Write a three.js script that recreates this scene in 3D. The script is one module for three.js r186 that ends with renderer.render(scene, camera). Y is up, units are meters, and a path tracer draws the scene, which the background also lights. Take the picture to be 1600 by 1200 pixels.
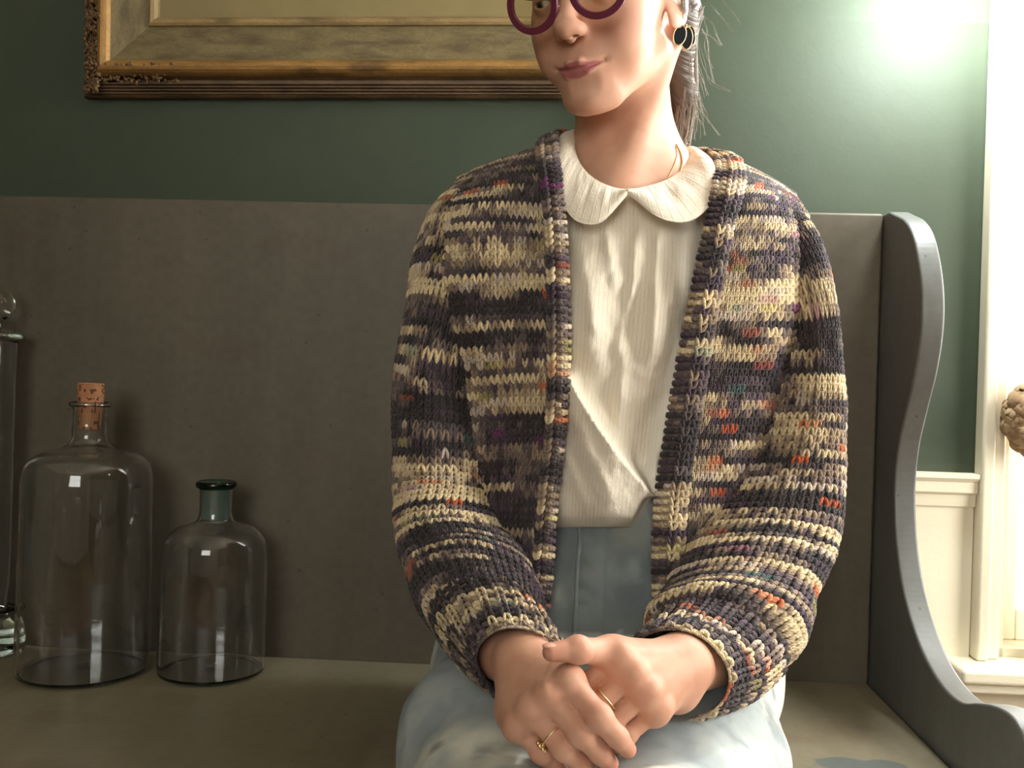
import * as THREE from 'three';
import { RoundedBoxGeometry } from 'three/addons/geometries/RoundedBoxGeometry.js';
import { mergeGeometries } from 'three/addons/utils/BufferGeometryUtils.js';
import { RectAreaLightUniformsLib } from 'three/addons/lights/RectAreaLightUniformsLib.js';

// ------------------------------------------------------------------ camera, sky, lights, exposure
const F = 1545, CAMY = 0.832;                     // focal length in pixels of the 1600 x 1200 frame
const scene = new THREE.Scene();
const camera = new THREE.PerspectiveCamera(2 * Math.atan(600 / F) * 180 / Math.PI, 4 / 3, 0.02, 60);
camera.position.set(0, CAMY, 0);
camera.rotation.set(-0.0065, 0.054, 0.030, 'YXZ');
camera.updateMatrixWorld(true);
RectAreaLightUniformsLib.init();
const renderer = new THREE.WebGLRenderer({ antialias: true });
renderer.toneMapping = THREE.LinearToneMapping;
renderer.toneMappingExposure = 1.0;
renderer.shadowMap.enabled = true;
scene.background = new THREE.Color().setRGB(4.2, 4.3, 3.9);   // bright overcast sky
const DAY = new THREE.Color().setRGB(1.0, 0.98, 0.94);
function daylight(w, h, power, pos, target, name, color = DAY) {
  const l = new THREE.RectAreaLight(color, power, w, h);
  l.position.set(...pos); l.lookAt(...target); l.name = name; scene.add(l);
}
daylight(0.64, 1.16, 11.5, [1.40, 1.235, -0.60], [0, 1.1, -0.72], 'right_window_daylight');
daylight(0.58, 1.45, 8.0, [0.93, 1.43, -1.40], [0.93, 1.35, 0], 'back_window_daylight');
daylight(1.2, 1.35, 3.6, [-0.40, 1.68, 2.37], [-0.40, 1.68, 0], 'front_window_daylight');

// ------------------------------------------------------------------ helpers
const V = (x, y, z) => new THREE.Vector3(x, y, z);
const CAM = camera.position.clone();
function at(px, py, d) { return V((px - 800) / F * d, (600 - py) / F * d, -d).applyMatrix4(camera.matrixWorld); }
function ray(px, py) { return at(px, py, 1).sub(CAM); }
function onZ(px, py, z) { const r = ray(px, py); return CAM.clone().addScaledVector(r, (z - CAM.z) / r.z); }
function onX(px, py, x) { const r = ray(px, py); return CAM.clone().addScaledVector(r, (x - CAM.x) / r.x); }
function onY(px, py, y) { const r = ray(px, py); return CAM.clone().addScaledVector(r, (y - CAM.y) / r.y); }
const clamp = (x, a = 0, b = 1) => Math.min(b, Math.max(a, x));
const mix = (a, b, t) => a + (b - a) * t;
const sstep = (a, b, x) => { const t = clamp((x - a) / (b - a)); return t * t * (3 - 2 * t); };
function rng(seed) { let s = seed >>> 0; return () => { s = (s + 0x6d2b79f5) | 0; let t = Math.imul(s ^ (s >>> 15), 1 | s); t = (t + Math.imul(t ^ (t >>> 7), 61 | t)) ^ t; return ((t ^ (t >>> 14)) >>> 0) / 4294967296; }; }
function hash(x, y = 0, z = 0) { let h = Math.imul(x | 0, 374761393) ^ Math.imul(y | 0, 668265263) ^ Math.imul(z | 0, 1274126177); h = Math.imul(h ^ (h >>> 13), 1274126177); h ^= h >>> 16; return (h >>> 0) / 4294967296; }
function noise(x, y = 0, z = 0) {
  const i = Math.floor(x), j = Math.floor(y), k = Math.floor(z); let a = x - i, b = y - j, c = z - k;
  a = a * a * (3 - 2 * a); b = b * b * (3 - 2 * b); c = c * c * (3 - 2 * c);
  return mix(mix(mix(hash(i, j, k), hash(i + 1, j, k), a), mix(hash(i, j + 1, k), hash(i + 1, j + 1, k), a), b), mix(mix(hash(i, j, k + 1), hash(i + 1, j, k + 1), a), mix(hash(i, j + 1, k + 1), hash(i + 1, j + 1, k + 1), a), b), c);
}
function fbm(x, y, z = 0, o = 4) { let s = 0, a = 0.5, n = 0; for (let i = 0; i < o; i++) { s += a * noise(x, y, z); n += a; a *= 0.5; x = x * 2.03 + 17; y = y * 2.03 + 5; z = z * 2.03 + 9; } return s / n; }
const lin = (c) => { c /= 255; return c <= 0.04045 ? c / 12.92 : ((c + 0.055) / 1.055) ** 2.4; };
const rgb = (r, g, b) => [lin(r), lin(g), lin(b)];
const mixc = (a, b, t) => [mix(a[0], b[0], t), mix(a[1], b[1], t), mix(a[2], b[2], t)];
function tex(w, h, fn, srgb = true, repeat) {       // fn(u, v) gives sRGB 0..255 or a height 0..1
  const d = new Uint8Array(w * h * 4);
  for (let y = 0; y < h; y++) for (let x = 0; x < w; x++) {
    const c = fn(x / w, y / h, x, y), o = (y * w + x) * 4;
    if (typeof c === 'number') d[o] = d[o + 1] = d[o + 2] = clamp(c) * 255; else { d[o] = clamp(c[0], 0, 255); d[o + 1] = clamp(c[1], 0, 255); d[o + 2] = clamp(c[2], 0, 255); }
    d[o + 3] = 255;
  }
  const t = new THREE.DataTexture(d, w, h); t.magFilter = THREE.LinearFilter; t.minFilter = THREE.LinearMipmapLinearFilter; t.generateMipmaps = true;
  t.wrapS = t.wrapT = THREE.RepeatWrapping; if (srgb) t.colorSpace = THREE.SRGBColorSpace; if (repeat) t.repeat.set(...repeat); t.needsUpdate = true; return t;
}
// noise that closes on itself over a texture
function pnoise(u, v, fx, fy, seed) { const i = Math.floor(u * fx), j = Math.floor(v * fy); let a = u * fx - i, b = v * fy - j; a = a * a * (3 - 2 * a); b = b * b * (3 - 2 * b); const h = (x, y) => hash(((x % fx) + fx) % fx, ((y % fy) + fy) % fy, seed); return mix(mix(h(i, j), h(i + 1, j), a), mix(h(i, j + 1), h(i + 1, j + 1), a), b); }
function pfbm(u, v, fx, fy, seed, o = 4) { let s = 0, a = 0.5, n = 0; for (let i = 0; i < o; i++) { s += a * pnoise(u, v, fx, fy, seed + i); n += a; a *= 0.5; fx *= 2; fy *= 2; } return s / n; }
const std = (o) => new THREE.MeshStandardMaterial(o), phys = (o) => new THREE.MeshPhysicalMaterial(o);
function mesh(name, geo, mat, parent = scene) { const m = new THREE.Mesh(geo, mat); m.name = name; m.castShadow = m.receiveShadow = true; parent.add(m); return m; }
function tag(o, label, category, group) { o.userData.label = label; o.userData.category = category; if (group) o.userData.group = group; return o; }
function struct(o) { o.userData.kind = 'structure'; return o; }
function thing(name, pos, label, category, group) { const g = new THREE.Group(); g.name = name; g.position.copy(pos); scene.add(g); return tag(g, label, category, group); }
// moves a geometry given in world coordinates into the frame of a thing
function local(geo, g) { return geo.translate(-g.position.x, -g.position.y, -g.position.z); }
function box(x0, x1, y0, y1, z0, z1, r = 0) { const g = r ? new RoundedBoxGeometry(x1 - x0, y1 - y0, z1 - z0, 3, r) : new THREE.BoxGeometry(x1 - x0, y1 - y0, z1 - z0); return g.translate((x0 + x1) / 2, (y0 + y1) / 2, (z0 + z1) / 2); }
function boxUV(g) {                                   // uv in metres from the dominant axis
  const p = g.attributes.position, n = g.attributes.normal, uv = new Float32Array(p.count * 2);
  for (let i = 0; i < p.count; i++) { const ax = Math.abs(n.getX(i)), ay = Math.abs(n.getY(i)), az = Math.abs(n.getZ(i)); const x = p.getX(i), y = p.getY(i), z = p.getZ(i); const [u, v] = ax > ay && ax > az ? [z, y] : ay > az ? [x, z] : [x, y]; uv[2 * i] = u; uv[2 * i + 1] = v; }
  g.setAttribute('uv', new THREE.BufferAttribute(uv, 2)); return g;
}
function cr(p0, p1, p2, p3, t) { const a = t * t, b = a * t; return 0.5 * (2 * p1 + (p2 - p0) * t + (2 * p0 - 5 * p1 + 4 * p2 - p3) * a + (3 * p1 - p0 - 3 * p2 + p3) * b); }
function crArr(arr, t) {                               // Catmull-Rom through an array of number arrays
  const n = arr.length - 1, f = clamp(t) * n, i = Math.min(n - 1, Math.floor(f)), u = f - i;
  const a = arr[i - 1] ?? arr[i].map((x, k) => 2 * x - arr[i + 1][k]), d = arr[i + 2] ?? arr[i + 1].map((x, k) => 2 * x - arr[i][k]);
  return arr[i].map((x, k) => cr(a[k], x, arr[i + 1][k], d[k], u));
}
const v3 = (a) => V(a[0], a[1], a[2]);
function gridGeo(pts, nu, nv, closedU = false, uvs) {  // pts[j][i], rows j along v
  const P = [], U = [], I = [];
  for (let j = 0; j <= nv; j++) for (let i = 0; i <= nu; i++) { const p = pts[j][i]; P.push(p.x, p.y, p.z); if (uvs) U.push(...uvs(i, j)); else U.push(i / nu, j / nv); }
  for (let j = 0; j < nv; j++) for (let i = 0; i < nu; i++) { const a = j * (nu + 1) + i, b = a + 1, c = a + nu + 1, d = c + 1; I.push(a, b, d, a, d, c); }
  const g = new THREE.BufferGeometry(); g.setAttribute('position', new THREE.Float32BufferAttribute(P, 3)); g.setAttribute('uv', new THREE.Float32BufferAttribute(U, 2)); g.setIndex(I); g.computeVertexNormals();
  if (closedU) { const n = g.attributes.normal; for (let j = 0; j <= nv; j++) { const a = j * (nu + 1), b = a + nu; const m = V(n.getX(a) + n.getX(b), n.getY(a) + n.getY(b), n.getZ(a) + n.getZ(b)).normalize(); n.setXYZ(a, m.x, m.y, m.z); n.setXYZ(b, m.x, m.y, m.z); } }
  return g;
}
// a sheet with thickness: both faces and the rim
function slab(pts, nu, nv, thick, uvs) {
  const g = gridGeo(pts, nu, nv), n = g.attributes.normal, P = [], U = [], I = [], W = nu + 1, N = W * (nv + 1);
  for (const s of [0.5, -0.5]) for (let j = 0; j <= nv; j++) for (let i = 0; i <= nu; i++) { const k = j * W + i, p = pts[j][i]; const e = Math.min(i, nu - i, j, nv - j) === 0 ? 0.45 : 1; P.push(p.x + n.getX(k) * s * thick * e, p.y + n.getY(k) * s * thick * e, p.z + n.getZ(k) * s * thick * e); U.push(...(uvs ? uvs(i, j) : [i / nu, j / nv])); }
  for (let j = 0; j < nv; j++) for (let i = 0; i < nu; i++) { const a = j * W + i, b = a + 1, c = a + W, d = c + 1; I.push(a, b, d, a, d, c); I.push(N + a, N + d, N + b, N + a, N + c, N + d); }
  const rim = (a, b) => I.push(a, N + a, N + b, a, N + b, b);
  for (let i = 0; i < nu; i++) { rim(i + 1, i); rim(nv * W + i, nv * W + i + 1); }
  for (let j = 0; j < nv; j++) { rim(j * W, (j + 1) * W); rim((j + 1) * W + nu, j * W + nu); }
  const o = new THREE.BufferGeometry(); o.setAttribute('position', new THREE.Float32BufferAttribute(P, 3)); o.setAttribute('uv', new THREE.Float32BufferAttribute(U, 2)); o.setIndex(I); o.computeVertexNormals(); return o;
}
function tube(pts, r, seg = 24, sides = 8, closed = false) { return new THREE.TubeGeometry(new THREE.CatmullRomCurve3(pts, closed), seg, r, sides, closed); }

// ------------------------------------------------------------------ signed distances and their mesh
const smin = (a, b, k) => { const h = Math.max(k - Math.abs(a - b), 0) / k; return Math.min(a, b) - h * h * k * 0.25; };
const smax = (a, b, k) => -smin(-a, -b, k);
const sph = (x, y, z, cx, cy, cz, r) => Math.hypot(x - cx, y - cy, z - cz) - r;
function ell(x, y, z, rx, ry, rz) { const a = x / rx, b = y / ry, c = z / rz, k0 = Math.sqrt(a * a + b * b + c * c), p = a / rx, q = b / ry, s = c / rz, k1 = Math.sqrt(p * p + q * q + s * s); return k1 < 1e-9 ? -Math.min(rx, ry, rz) : k0 * (k0 - 1) / k1; }
function cap(x, y, z, ax, ay, az, bx, by, bz, r0, r1) { const vx = bx - ax, vy = by - ay, vz = bz - az, wx = x - ax, wy = y - ay, wz = z - az; let t = (vx * wx + vy * wy + vz * wz) / (vx * vx + vy * vy + vz * vz); t = t < 0 ? 0 : t > 1 ? 1 : t; return Math.hypot(wx - t * vx, wy - t * vy, wz - t * vz) - (r0 + (r1 - r0) * t); }
const capP = (x, y, z, a, b, r0, r1) => cap(x, y, z, a.x, a.y, a.z, b.x, b.y, b.z, r0, r1);
function netMesh(f, lo, hi, h, color) {
  const B = 4, n = [0, 1, 2].map((i) => Math.ceil((hi.getComponent(i) - lo.getComponent(i)) / h / B) * B + 1), [nx, ny, nz] = n;
  const G = new Float32Array(nx * ny * nz), id = (i, j, k) => (k * ny + j) * nx + i;
  for (let K = 0; K < nz; K += B) for (let J = 0; J < ny; J += B) for (let I = 0; I < nx; I += B) {
    const c = f(lo.x + (I + 1.5) * h, lo.y + (J + 1.5) * h, lo.z + (K + 1.5) * h), far = Math.abs(c) > h * B * 1.7;
    for (let k = K; k < Math.min(nz, K + B); k++) for (let j = J; j < Math.min(ny, J + B); j++) for (let i = I; i < Math.min(nx, I + B); i++) G[id(i, j, k)] = far ? c : f(lo.x + i * h, lo.y + j * h, lo.z + k * h);
  }
  const cell = new Int32Array(nx * ny * nz).fill(-1), P = [], I = [];
  const E = [[0, 1], [2, 3], [4, 5], [6, 7], [0, 2], [1, 3], [4, 6], [5, 7], [0, 4], [1, 5], [2, 6], [3, 7]];
  const val = new Float64Array(8);
  for (let k = 0; k < nz - 1; k++) for (let j = 0; j < ny - 1; j++) for (let i = 0; i < nx - 1; i++) {
    let m = 0;
    for (let c = 0; c < 8; c++) { val[c] = G[id(i + (c & 1), j + ((c >> 1) & 1), k + (c >> 2))]; if (val[c] < 0) m |= 1 << c; }
    if (m === 0 || m === 255) continue;
    let x = 0, y = 0, z = 0, q = 0;
    for (const [a, b] of E) if ((val[a] < 0) !== (val[b] < 0)) { const t = val[a] / (val[a] - val[b]); x += mix(a & 1, b & 1, t); y += mix((a >> 1) & 1, (b >> 1) & 1, t); z += mix(a >> 2, b >> 2, t); q++; }
    cell[id(i, j, k)] = P.length / 3; P.push(lo.x + (i + x / q) * h, lo.y + (j + y / q) * h, lo.z + (k + z / q) * h);
  }
  const S = [1, nx, nx * ny];
  for (let k = 1; k < nz - 1; k++) for (let j = 1; j < ny - 1; j++) for (let i = 1; i < nx - 1; i++) {
    const o = id(i, j, k), s = G[o] < 0;
    for (let a = 0; a < 3; a++) {
      if (s === (G[o + S[a]] < 0)) continue;
      const u = S[(a + 1) % 3], v = S[(a + 2) % 3], A = cell[o], Bc = cell[o - u], C = cell[o - u - v], D = cell[o - v];
      if (A < 0 || Bc < 0 || C < 0 || D < 0) continue;
      if (s) I.push(A, Bc, C, A, C, D); else I.push(A, C, Bc, A, D, C);
    }
  }
  const N = new Float32Array(P.length), e = h * 0.5, C = color ? new Float32Array(P.length) : null;
  for (let i = 0; i < P.length; i += 3) {
    let x = P[i], y = P[i + 1], z = P[i + 2];
    for (let it = 0; it < 2; it++) {
      let gx = f(x + e, y, z) - f(x - e, y, z), gy = f(x, y + e, z) - f(x, y - e, z), gz = f(x, y, z + e) - f(x, y, z - e); const l = Math.hypot(gx, gy, gz) || 1;
      if (it === 0) { const d = f(x, y, z) / Math.max(l / (2 * e), 0.5); const m = clamp(d, -h * 0.5, h * 0.5); x -= gx / l * m; y -= gy / l * m; z -= gz / l * m; } else { N[i] = gx / l; N[i + 1] = gy / l; N[i + 2] = gz / l; }
    }
    P[i] = x; P[i + 1] = y; P[i + 2] = z;
    if (C) { const c = color(x, y, z); C[i] = c[0]; C[i + 1] = c[1]; C[i + 2] = c[2]; }
  }
  const g = new THREE.BufferGeometry(); g.setAttribute('position', new THREE.Float32BufferAttribute(P, 3)); g.setAttribute('normal', new THREE.BufferAttribute(N, 3)); if (C) g.setAttribute('color', new THREE.BufferAttribute(C, 3)); g.setIndex(I);
  return g;
}
function march(f, px, py, d0, d1, step = 0.001) { const r = ray(px, py); let t = d0; for (let i = 0; i < 4000 && t < d1; i++) { const p = CAM.clone().addScaledVector(r, t), d = f(p.x, p.y, p.z); if (d < 0.0004) return p; t += Math.max(d * 0.6, step * 0.2); } return null; }
function grad(f, p, e = 0.001) { return V(f(p.x + e, p.y, p.z) - f(p.x - e, p.y, p.z), f(p.x, p.y + e, p.z) - f(p.x, p.y - e, p.z), f(p.x, p.y, p.z + e) - f(p.x, p.y, p.z - e)).normalize(); }
function snap(f, p, off = 0) { for (let i = 0; i < 12; i++) { const d = f(p.x, p.y, p.z) - off; if (Math.abs(d) < 1e-4) break; p.addScaledVector(grad(f, p), -d * 0.9); } return p; }

// ------------------------------------------------------------------ materials of the room
const wallBump = tex(512, 512, (u, v) => 0.6 * pfbm(u, v, 24, 24, 3, 4) + 0.4 * pfbm(u, v, 90, 90, 8, 2), false, [2.2, 2.2]);
const wallCol = tex(512, 512, (u, v) => { const n = pfbm(u, v, 5, 5, 11, 5) - 0.5, m = pfbm(u, v, 60, 60, 5, 2) - 0.5; return [50 + n * 7 + m * 3, 60 + n * 8 + m * 3, 41 + n * 7 + m * 3]; }, true, [0.8, 0.8]);
const M = {
  green: std({ map: wallCol, bumpMap: wallBump, bumpScale: 0.00025, roughness: 0.62 }),
  white: std({ color: 0xe9dfc6, roughness: 0.38, bumpMap: wallBump, bumpScale: 0.0003 }),
  plaster: std({ color: 0xcfc8b8, roughness: 0.9, bumpMap: wallBump, bumpScale: 0.0006 }),
  glassPane: phys({ color: 0xffffff, transmission: 1, thickness: 0, roughness: 0.02, ior: 1.5 }),
};
const ZW = -1.405, XR = 1.42, XL = -2.7, ZF = 2.4, YC = 2.65;
// window openings: [x0, x1, y0, y1] along each wall
const casing = onZ(1538, 500, ZW + 0.02), sillP = onZ(1530, 1040, ZW + 0.05);
const WIN1 = [casing.x + 0.036, casing.x + 0.70, sillP.y, 2.2];
const RAILY = onZ(1480, 739, ZW + 0.015).y;
function wallWithHole(w0, w1, h, holes, t) { const s = new THREE.Shape(); s.moveTo(w0, 0); s.lineTo(w1, 0); s.lineTo(w1, h); s.lineTo(w0, h); s.closePath(); for (const [a, b, c, d] of holes) { const p = new THREE.Path(); p.moveTo(a, c); p.lineTo(a, d); p.lineTo(b, d); p.lineTo(b, c); p.closePath(); s.holes.push(p); } return new THREE.ExtrudeGeometry(s, { depth: t, bevelEnabled: false }); }
struct(mesh('wall_back', wallWithHole(XL - 0.15, XR + 0.15, YC, [WIN1], 0.15).translate(0, 0, ZW - 0.15), M.green));
const WIN2 = [-0.95, -0.25, 0.62, 1.85];            // along z in the right wall
struct(mesh('wall_right', wallWithHole(ZW, ZF, YC, [WIN2], 0.15).rotateY(-Math.PI / 2).translate(XR + 0.15, 0, 0), M.green));
const WIN3 = [-1.05, 0.25, 0.95, 2.4];
struct(mesh('wall_front', wallWithHole(XL - 0.15, XR + 0.15, YC, [WIN3], 0.15).translate(0, 0, ZF), M.plaster));
struct(mesh('wall_left', box(XL - 0.15, XL, 0, YC, ZW, ZF), M.green));
struct(mesh('ceiling', box(XL - 0.15, XR + 0.15, YC, YC + 0.1, ZW - 0.15, ZF + 0.15), M.plaster));
const floorTex = tex(512, 512, (u, v) => { const g = pfbm(u, v, 4, 60, 21, 4), k = pnoise(u, v, 1, 8, 4); return [96 + g * 50 + k * 12, 66 + g * 38 + k * 9, 42 + g * 25 + k * 6]; }, true, [1.1, 1.1]);
{ const fl = new THREE.Group(); fl.name = 'floor'; struct(fl); scene.add(fl); const fm = std({ map: floorTex, roughness: 0.42 });
  for (let i = 0, z = ZW; z < ZF; z += 0.14, i++) mesh(i ? 'plank_' + String(i).padStart(3, '0') : 'plank', boxUV(box(XL, XR, -0.03, 0, z + 0.0008, Math.min(z + 0.1392, ZF), 0)), fm, fl); }
// wainscot, chair rail, baseboard on the back wall
const WX1 = casing.x - 0.001;
struct(mesh('wainscot', boxUV(box(XL, WX1, 0, RAILY - 0.042, ZW, ZW + 0.008)), M.white));
{ const prof = new THREE.Shape(); [[0, -0.046], [0.012, -0.046], [0.014, -0.03], [0.02, -0.026], [0.02, -0.012], [0.026, -0.006], [0.026, 0], [0, 0]].forEach(([x, y], i) => i ? prof.lineTo(-x, y) : prof.moveTo(-x, y));
  struct(mesh('trim_1', new THREE.ExtrudeGeometry(prof, { depth: WX1 - XL, bevelEnabled: false }).rotateY(Math.PI / 2).translate(XL, RAILY, ZW), M.white)); }
struct(mesh('baseboard_back', boxUV(box(XL, XR, 0, 0.14, ZW, ZW + 0.018, 0.004)), M.white));
// windows: casing, jamb, sash bars and panes
function windowOn(name, [a, b, c, d], place, sillOut, extra) {
  const g = new THREE.Group(); g.name = name; struct(g); scene.add(g);
  const put = (n, geo, m) => mesh(n, place(geo), m, g);
  const cw = (extra ?? 0.034) - 0.028;
  for (const [x0, x1] of [[a - cw - 0.028, a], [b, b + cw + 0.028]]) { const outer = x0 < a ? 1 : 0; put('casing_board', box(x0, x1, c, d + 0.08, 0, 0.018, 0.004), M.white); put('casing_moulding', box(outer ? x0 - 0.012 : x1, outer ? x0 + 0.006 : x1 + 0.012, c, d + 0.09, 0, 0.03, 0.005), M.white); }
  put('casing_board', box(a - cw - 0.04, b + cw + 0.04, d, d + 0.1, 0, 0.03, 0.004), M.white);
  for (const [x0, x1] of [[a, a + 0.012], [b - 0.012, b]]) put('jamb', box(x0, x1, c, d, -0.15, 0), M.white);
  put('jamb', box(a, b, d - 0.012, d, -0.15, 0), M.white); put('jamb', box(a, b, c, c + 0.012, -0.15, 0), M.white);
  const m = (c + d) / 2;
  for (const [y0, y1, z] of [[m - 0.02, d - 0.012, -0.1], [c + 0.012, m + 0.02, -0.065]]) {
    for (const [x0, x1] of [[a + 0.012, a + 0.05], [b - 0.05, b - 0.012]]) put('sash_stile', box(x0, x1, y0, y1, z - 0.016, z + 0.016, 0.003), M.white);
    for (const [r0, r1] of [[y0, y0 + 0.045], [y1 - 0.038, y1]]) put('sash_rail', box(a + 0.05, b - 0.05, r0, r1, z - 0.016, z + 0.016, 0.003), M.white);
    put('pane', box(a + 0.05, b - 0.05, y0 + 0.045, y1 - 0.038, z - 0.001, z + 0.001), M.glassPane);
  }
  const s = [a - cw - 0.076, b + cw + 0.076];
  put('window_sill', box(s[0], s[1], c - 0.02, c, -0.12, sillOut, 0.006), M.white);
  put('sill_nosing', box(s[0] + 0.006, s[1] - 0.006, c - 0.034, c - 0.02, 0, sillOut - 0.01, 0.004), M.white);
  put('apron', box(s[0] + 0.014, s[1] - 0.014, c - 0.12, c - 0.034, 0, 0.022, 0.004), M.white);
}
windowOn('window_1', WIN1, (g) => g.translate(0, 0, ZW), 0.075, 0.024);
windowOn('window_2', WIN2, (g) => g.rotateY(-Math.PI / 2).translate(XR, 0, 0), 0.06);
windowOn('window_3', WIN3.map((v, i) => i < 2 ? -WIN3[1 - i] : v), (g) => g.rotateY(Math.PI).translate(0, 0, ZF), 0.05);

// ------------------------------------------------------------------ added lamp, out of view, making the glare on the upper right wall
{
  const p = onZ(1552, -80, ZW + 0.15), g = thing('added_wall_lamp', V(p.x, p.y, ZW), 'added brass lamp with white globe, out of view, brightening the green wall beside the window', 'lamp');
  const brass = std({ color: 0x8a6a3a, metalness: 1, roughness: 0.35 });
  mesh('wall_plate', new THREE.CylinderGeometry(0.04, 0.045, 0.014, 40).rotateX(Math.PI / 2).translate(0, 0.05, 0.008), brass, g);
  mesh('arm', tube([V(0, 0.05, 0.012), V(0, 0.065, 0.06), V(0, 0.075, 0.12), V(0, 0.07, 0.15), V(0, 0.055, 0.15)], 0.006, 30, 10), brass, g);
  mesh('globe_shade', new THREE.SphereGeometry(0.048, 40, 28).translate(0, 0, 0.15), std({ color: 0xffffff, emissive: new THREE.Color(0.95, 1.0, 1.0), emissiveIntensity: 6, roughness: 0.4 }), g);
  const l = new THREE.PointLight(new THREE.Color().setRGB(0.93, 1.0, 1.0), 1.5, 0, 2); l.position.copy(p); l.castShadow = true; l.shadow.radius = 2.2; l.name = 'added_lamp_light'; scene.add(l);
}
// ------------------------------------------------------------------ the painted settle bench
const SEAT = 0.44, ZB = -1.335, TOPY = CAMY + 0.232, XE = onZ(1372, 600, ZB).x, XS = -1.45;
const grain = (u, v, s) => pfbm(u, v, 3, 40, s, 5);
function paintTex(base, seed, worn, extra) { return tex(1024, 1024, (u, v) => { const g = grain(v, u, seed) - 0.5, b = pfbm(u, v, 4, 4, seed + 9, 5) - 0.5, f = pfbm(u, v, 120, 120, seed + 4, 2) - 0.5; const w = sstep(0.66, 0.74, pfbm(u, v, 9, 14, seed + 30, 5)) * worn; const c = [0, 1, 2].map((i) => base[i] + g * 12 + b * 22 + f * 9); const k = [92, 66, 50]; let o = c.map((x, i) => mix(x, k[i] + g * 30, w)); const chip = hash(Math.floor(u * 400), Math.floor(v * 400), seed) > 0.9993; if (chip) o = o.map((x) => x * 0.72); return extra ? extra(o, u, v) : o; }); }
const settleBump = tex(512, 512, (u, v) => 0.7 * grain(v, u, 77) + 0.3 * pfbm(u, v, 50, 50, 5, 3), false);
const bp = onY(1348, 1196, SEAT), wrapd = (a) => a - Math.round(a);
const bluePatch = (o, u, v) => { const d = Math.hypot(wrapd(u - bp.x) / 0.050, wrapd(v - bp.z) / 0.022) + (pfbm(u, v, 40, 40, 93, 4) - 0.5) * 1.3; return o.map((x, i) => mix(x, [72, 86, 92][i], 0.6 * sstep(1.05, 0.85, d))); };   // older blue paint showing through
const MS = {
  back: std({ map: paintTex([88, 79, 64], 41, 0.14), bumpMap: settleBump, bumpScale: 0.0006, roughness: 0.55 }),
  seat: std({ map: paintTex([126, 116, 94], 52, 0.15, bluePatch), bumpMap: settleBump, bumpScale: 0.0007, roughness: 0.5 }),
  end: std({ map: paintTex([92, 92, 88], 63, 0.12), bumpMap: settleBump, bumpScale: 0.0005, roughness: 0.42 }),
};
const settle = thing('settle_bench', V((XS + XE) / 2, 0, ZB + 0.2), 'long grey-brown painted wooden settle bench with high back and curved wing end', 'bench');
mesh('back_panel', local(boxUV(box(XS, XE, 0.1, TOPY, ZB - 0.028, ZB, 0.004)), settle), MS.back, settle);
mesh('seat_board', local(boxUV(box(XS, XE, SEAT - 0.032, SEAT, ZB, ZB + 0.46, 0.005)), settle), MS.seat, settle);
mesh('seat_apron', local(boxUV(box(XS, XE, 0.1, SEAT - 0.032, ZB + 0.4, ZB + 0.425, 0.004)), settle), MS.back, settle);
// wing profile read as (z, y) on the plane of the end panel's inner face
const wingPx = [[1395, 335], [1412, 345], [1425, 370], [1435, 420], [1439, 470], [1437, 520], [1428, 580], [1414, 640], [1403, 690], [1397, 740], [1396, 790], [1399, 850], [1407, 910], [1419, 960], [1436, 1010], [1456, 1050], [1478, 1080], [1500, 1097], [1522, 1098], [1545, 1101], [1568, 1111], [1585, 1128], [1596, 1150], [1604, 1180]];
const wing = wingPx.map(([x, y]) => onX(x, y, XE)).map((p) => [p.z, p.y]);
{
  const s = new THREE.Shape(), zb = ZB - 0.03;
  s.moveTo(zb, 0); s.lineTo(zb, TOPY - 0.001); s.lineTo(wing[0][0] - 0.02, TOPY - 0.001); s.splineThru(wing.map(([z, y]) => new THREE.Vector2(z, Math.min(y, TOPY - 0.001))));
  const e = wing[wing.length - 1]; s.lineTo(e[0] + 0.012, e[1] - 0.06); s.lineTo(e[0] + 0.012, 0); s.closePath();
  const mk = () => new THREE.ExtrudeGeometry(s, { depth: 0.021, bevelEnabled: true, bevelThickness: 0.003, bevelSize: 0.003, bevelOffset: -0.003, bevelSegments: 3, curveSegments: 6 }).rotateY(-Math.PI / 2);
  mesh('end_panel', local(boxUV(mk().translate(XE + 0.025, 0, 0)), settle), MS.end, settle);
  mesh('end_panel', local(boxUV(mk().translate(XS - 0.001, 0, 0)), settle), MS.end, settle);
}

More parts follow.
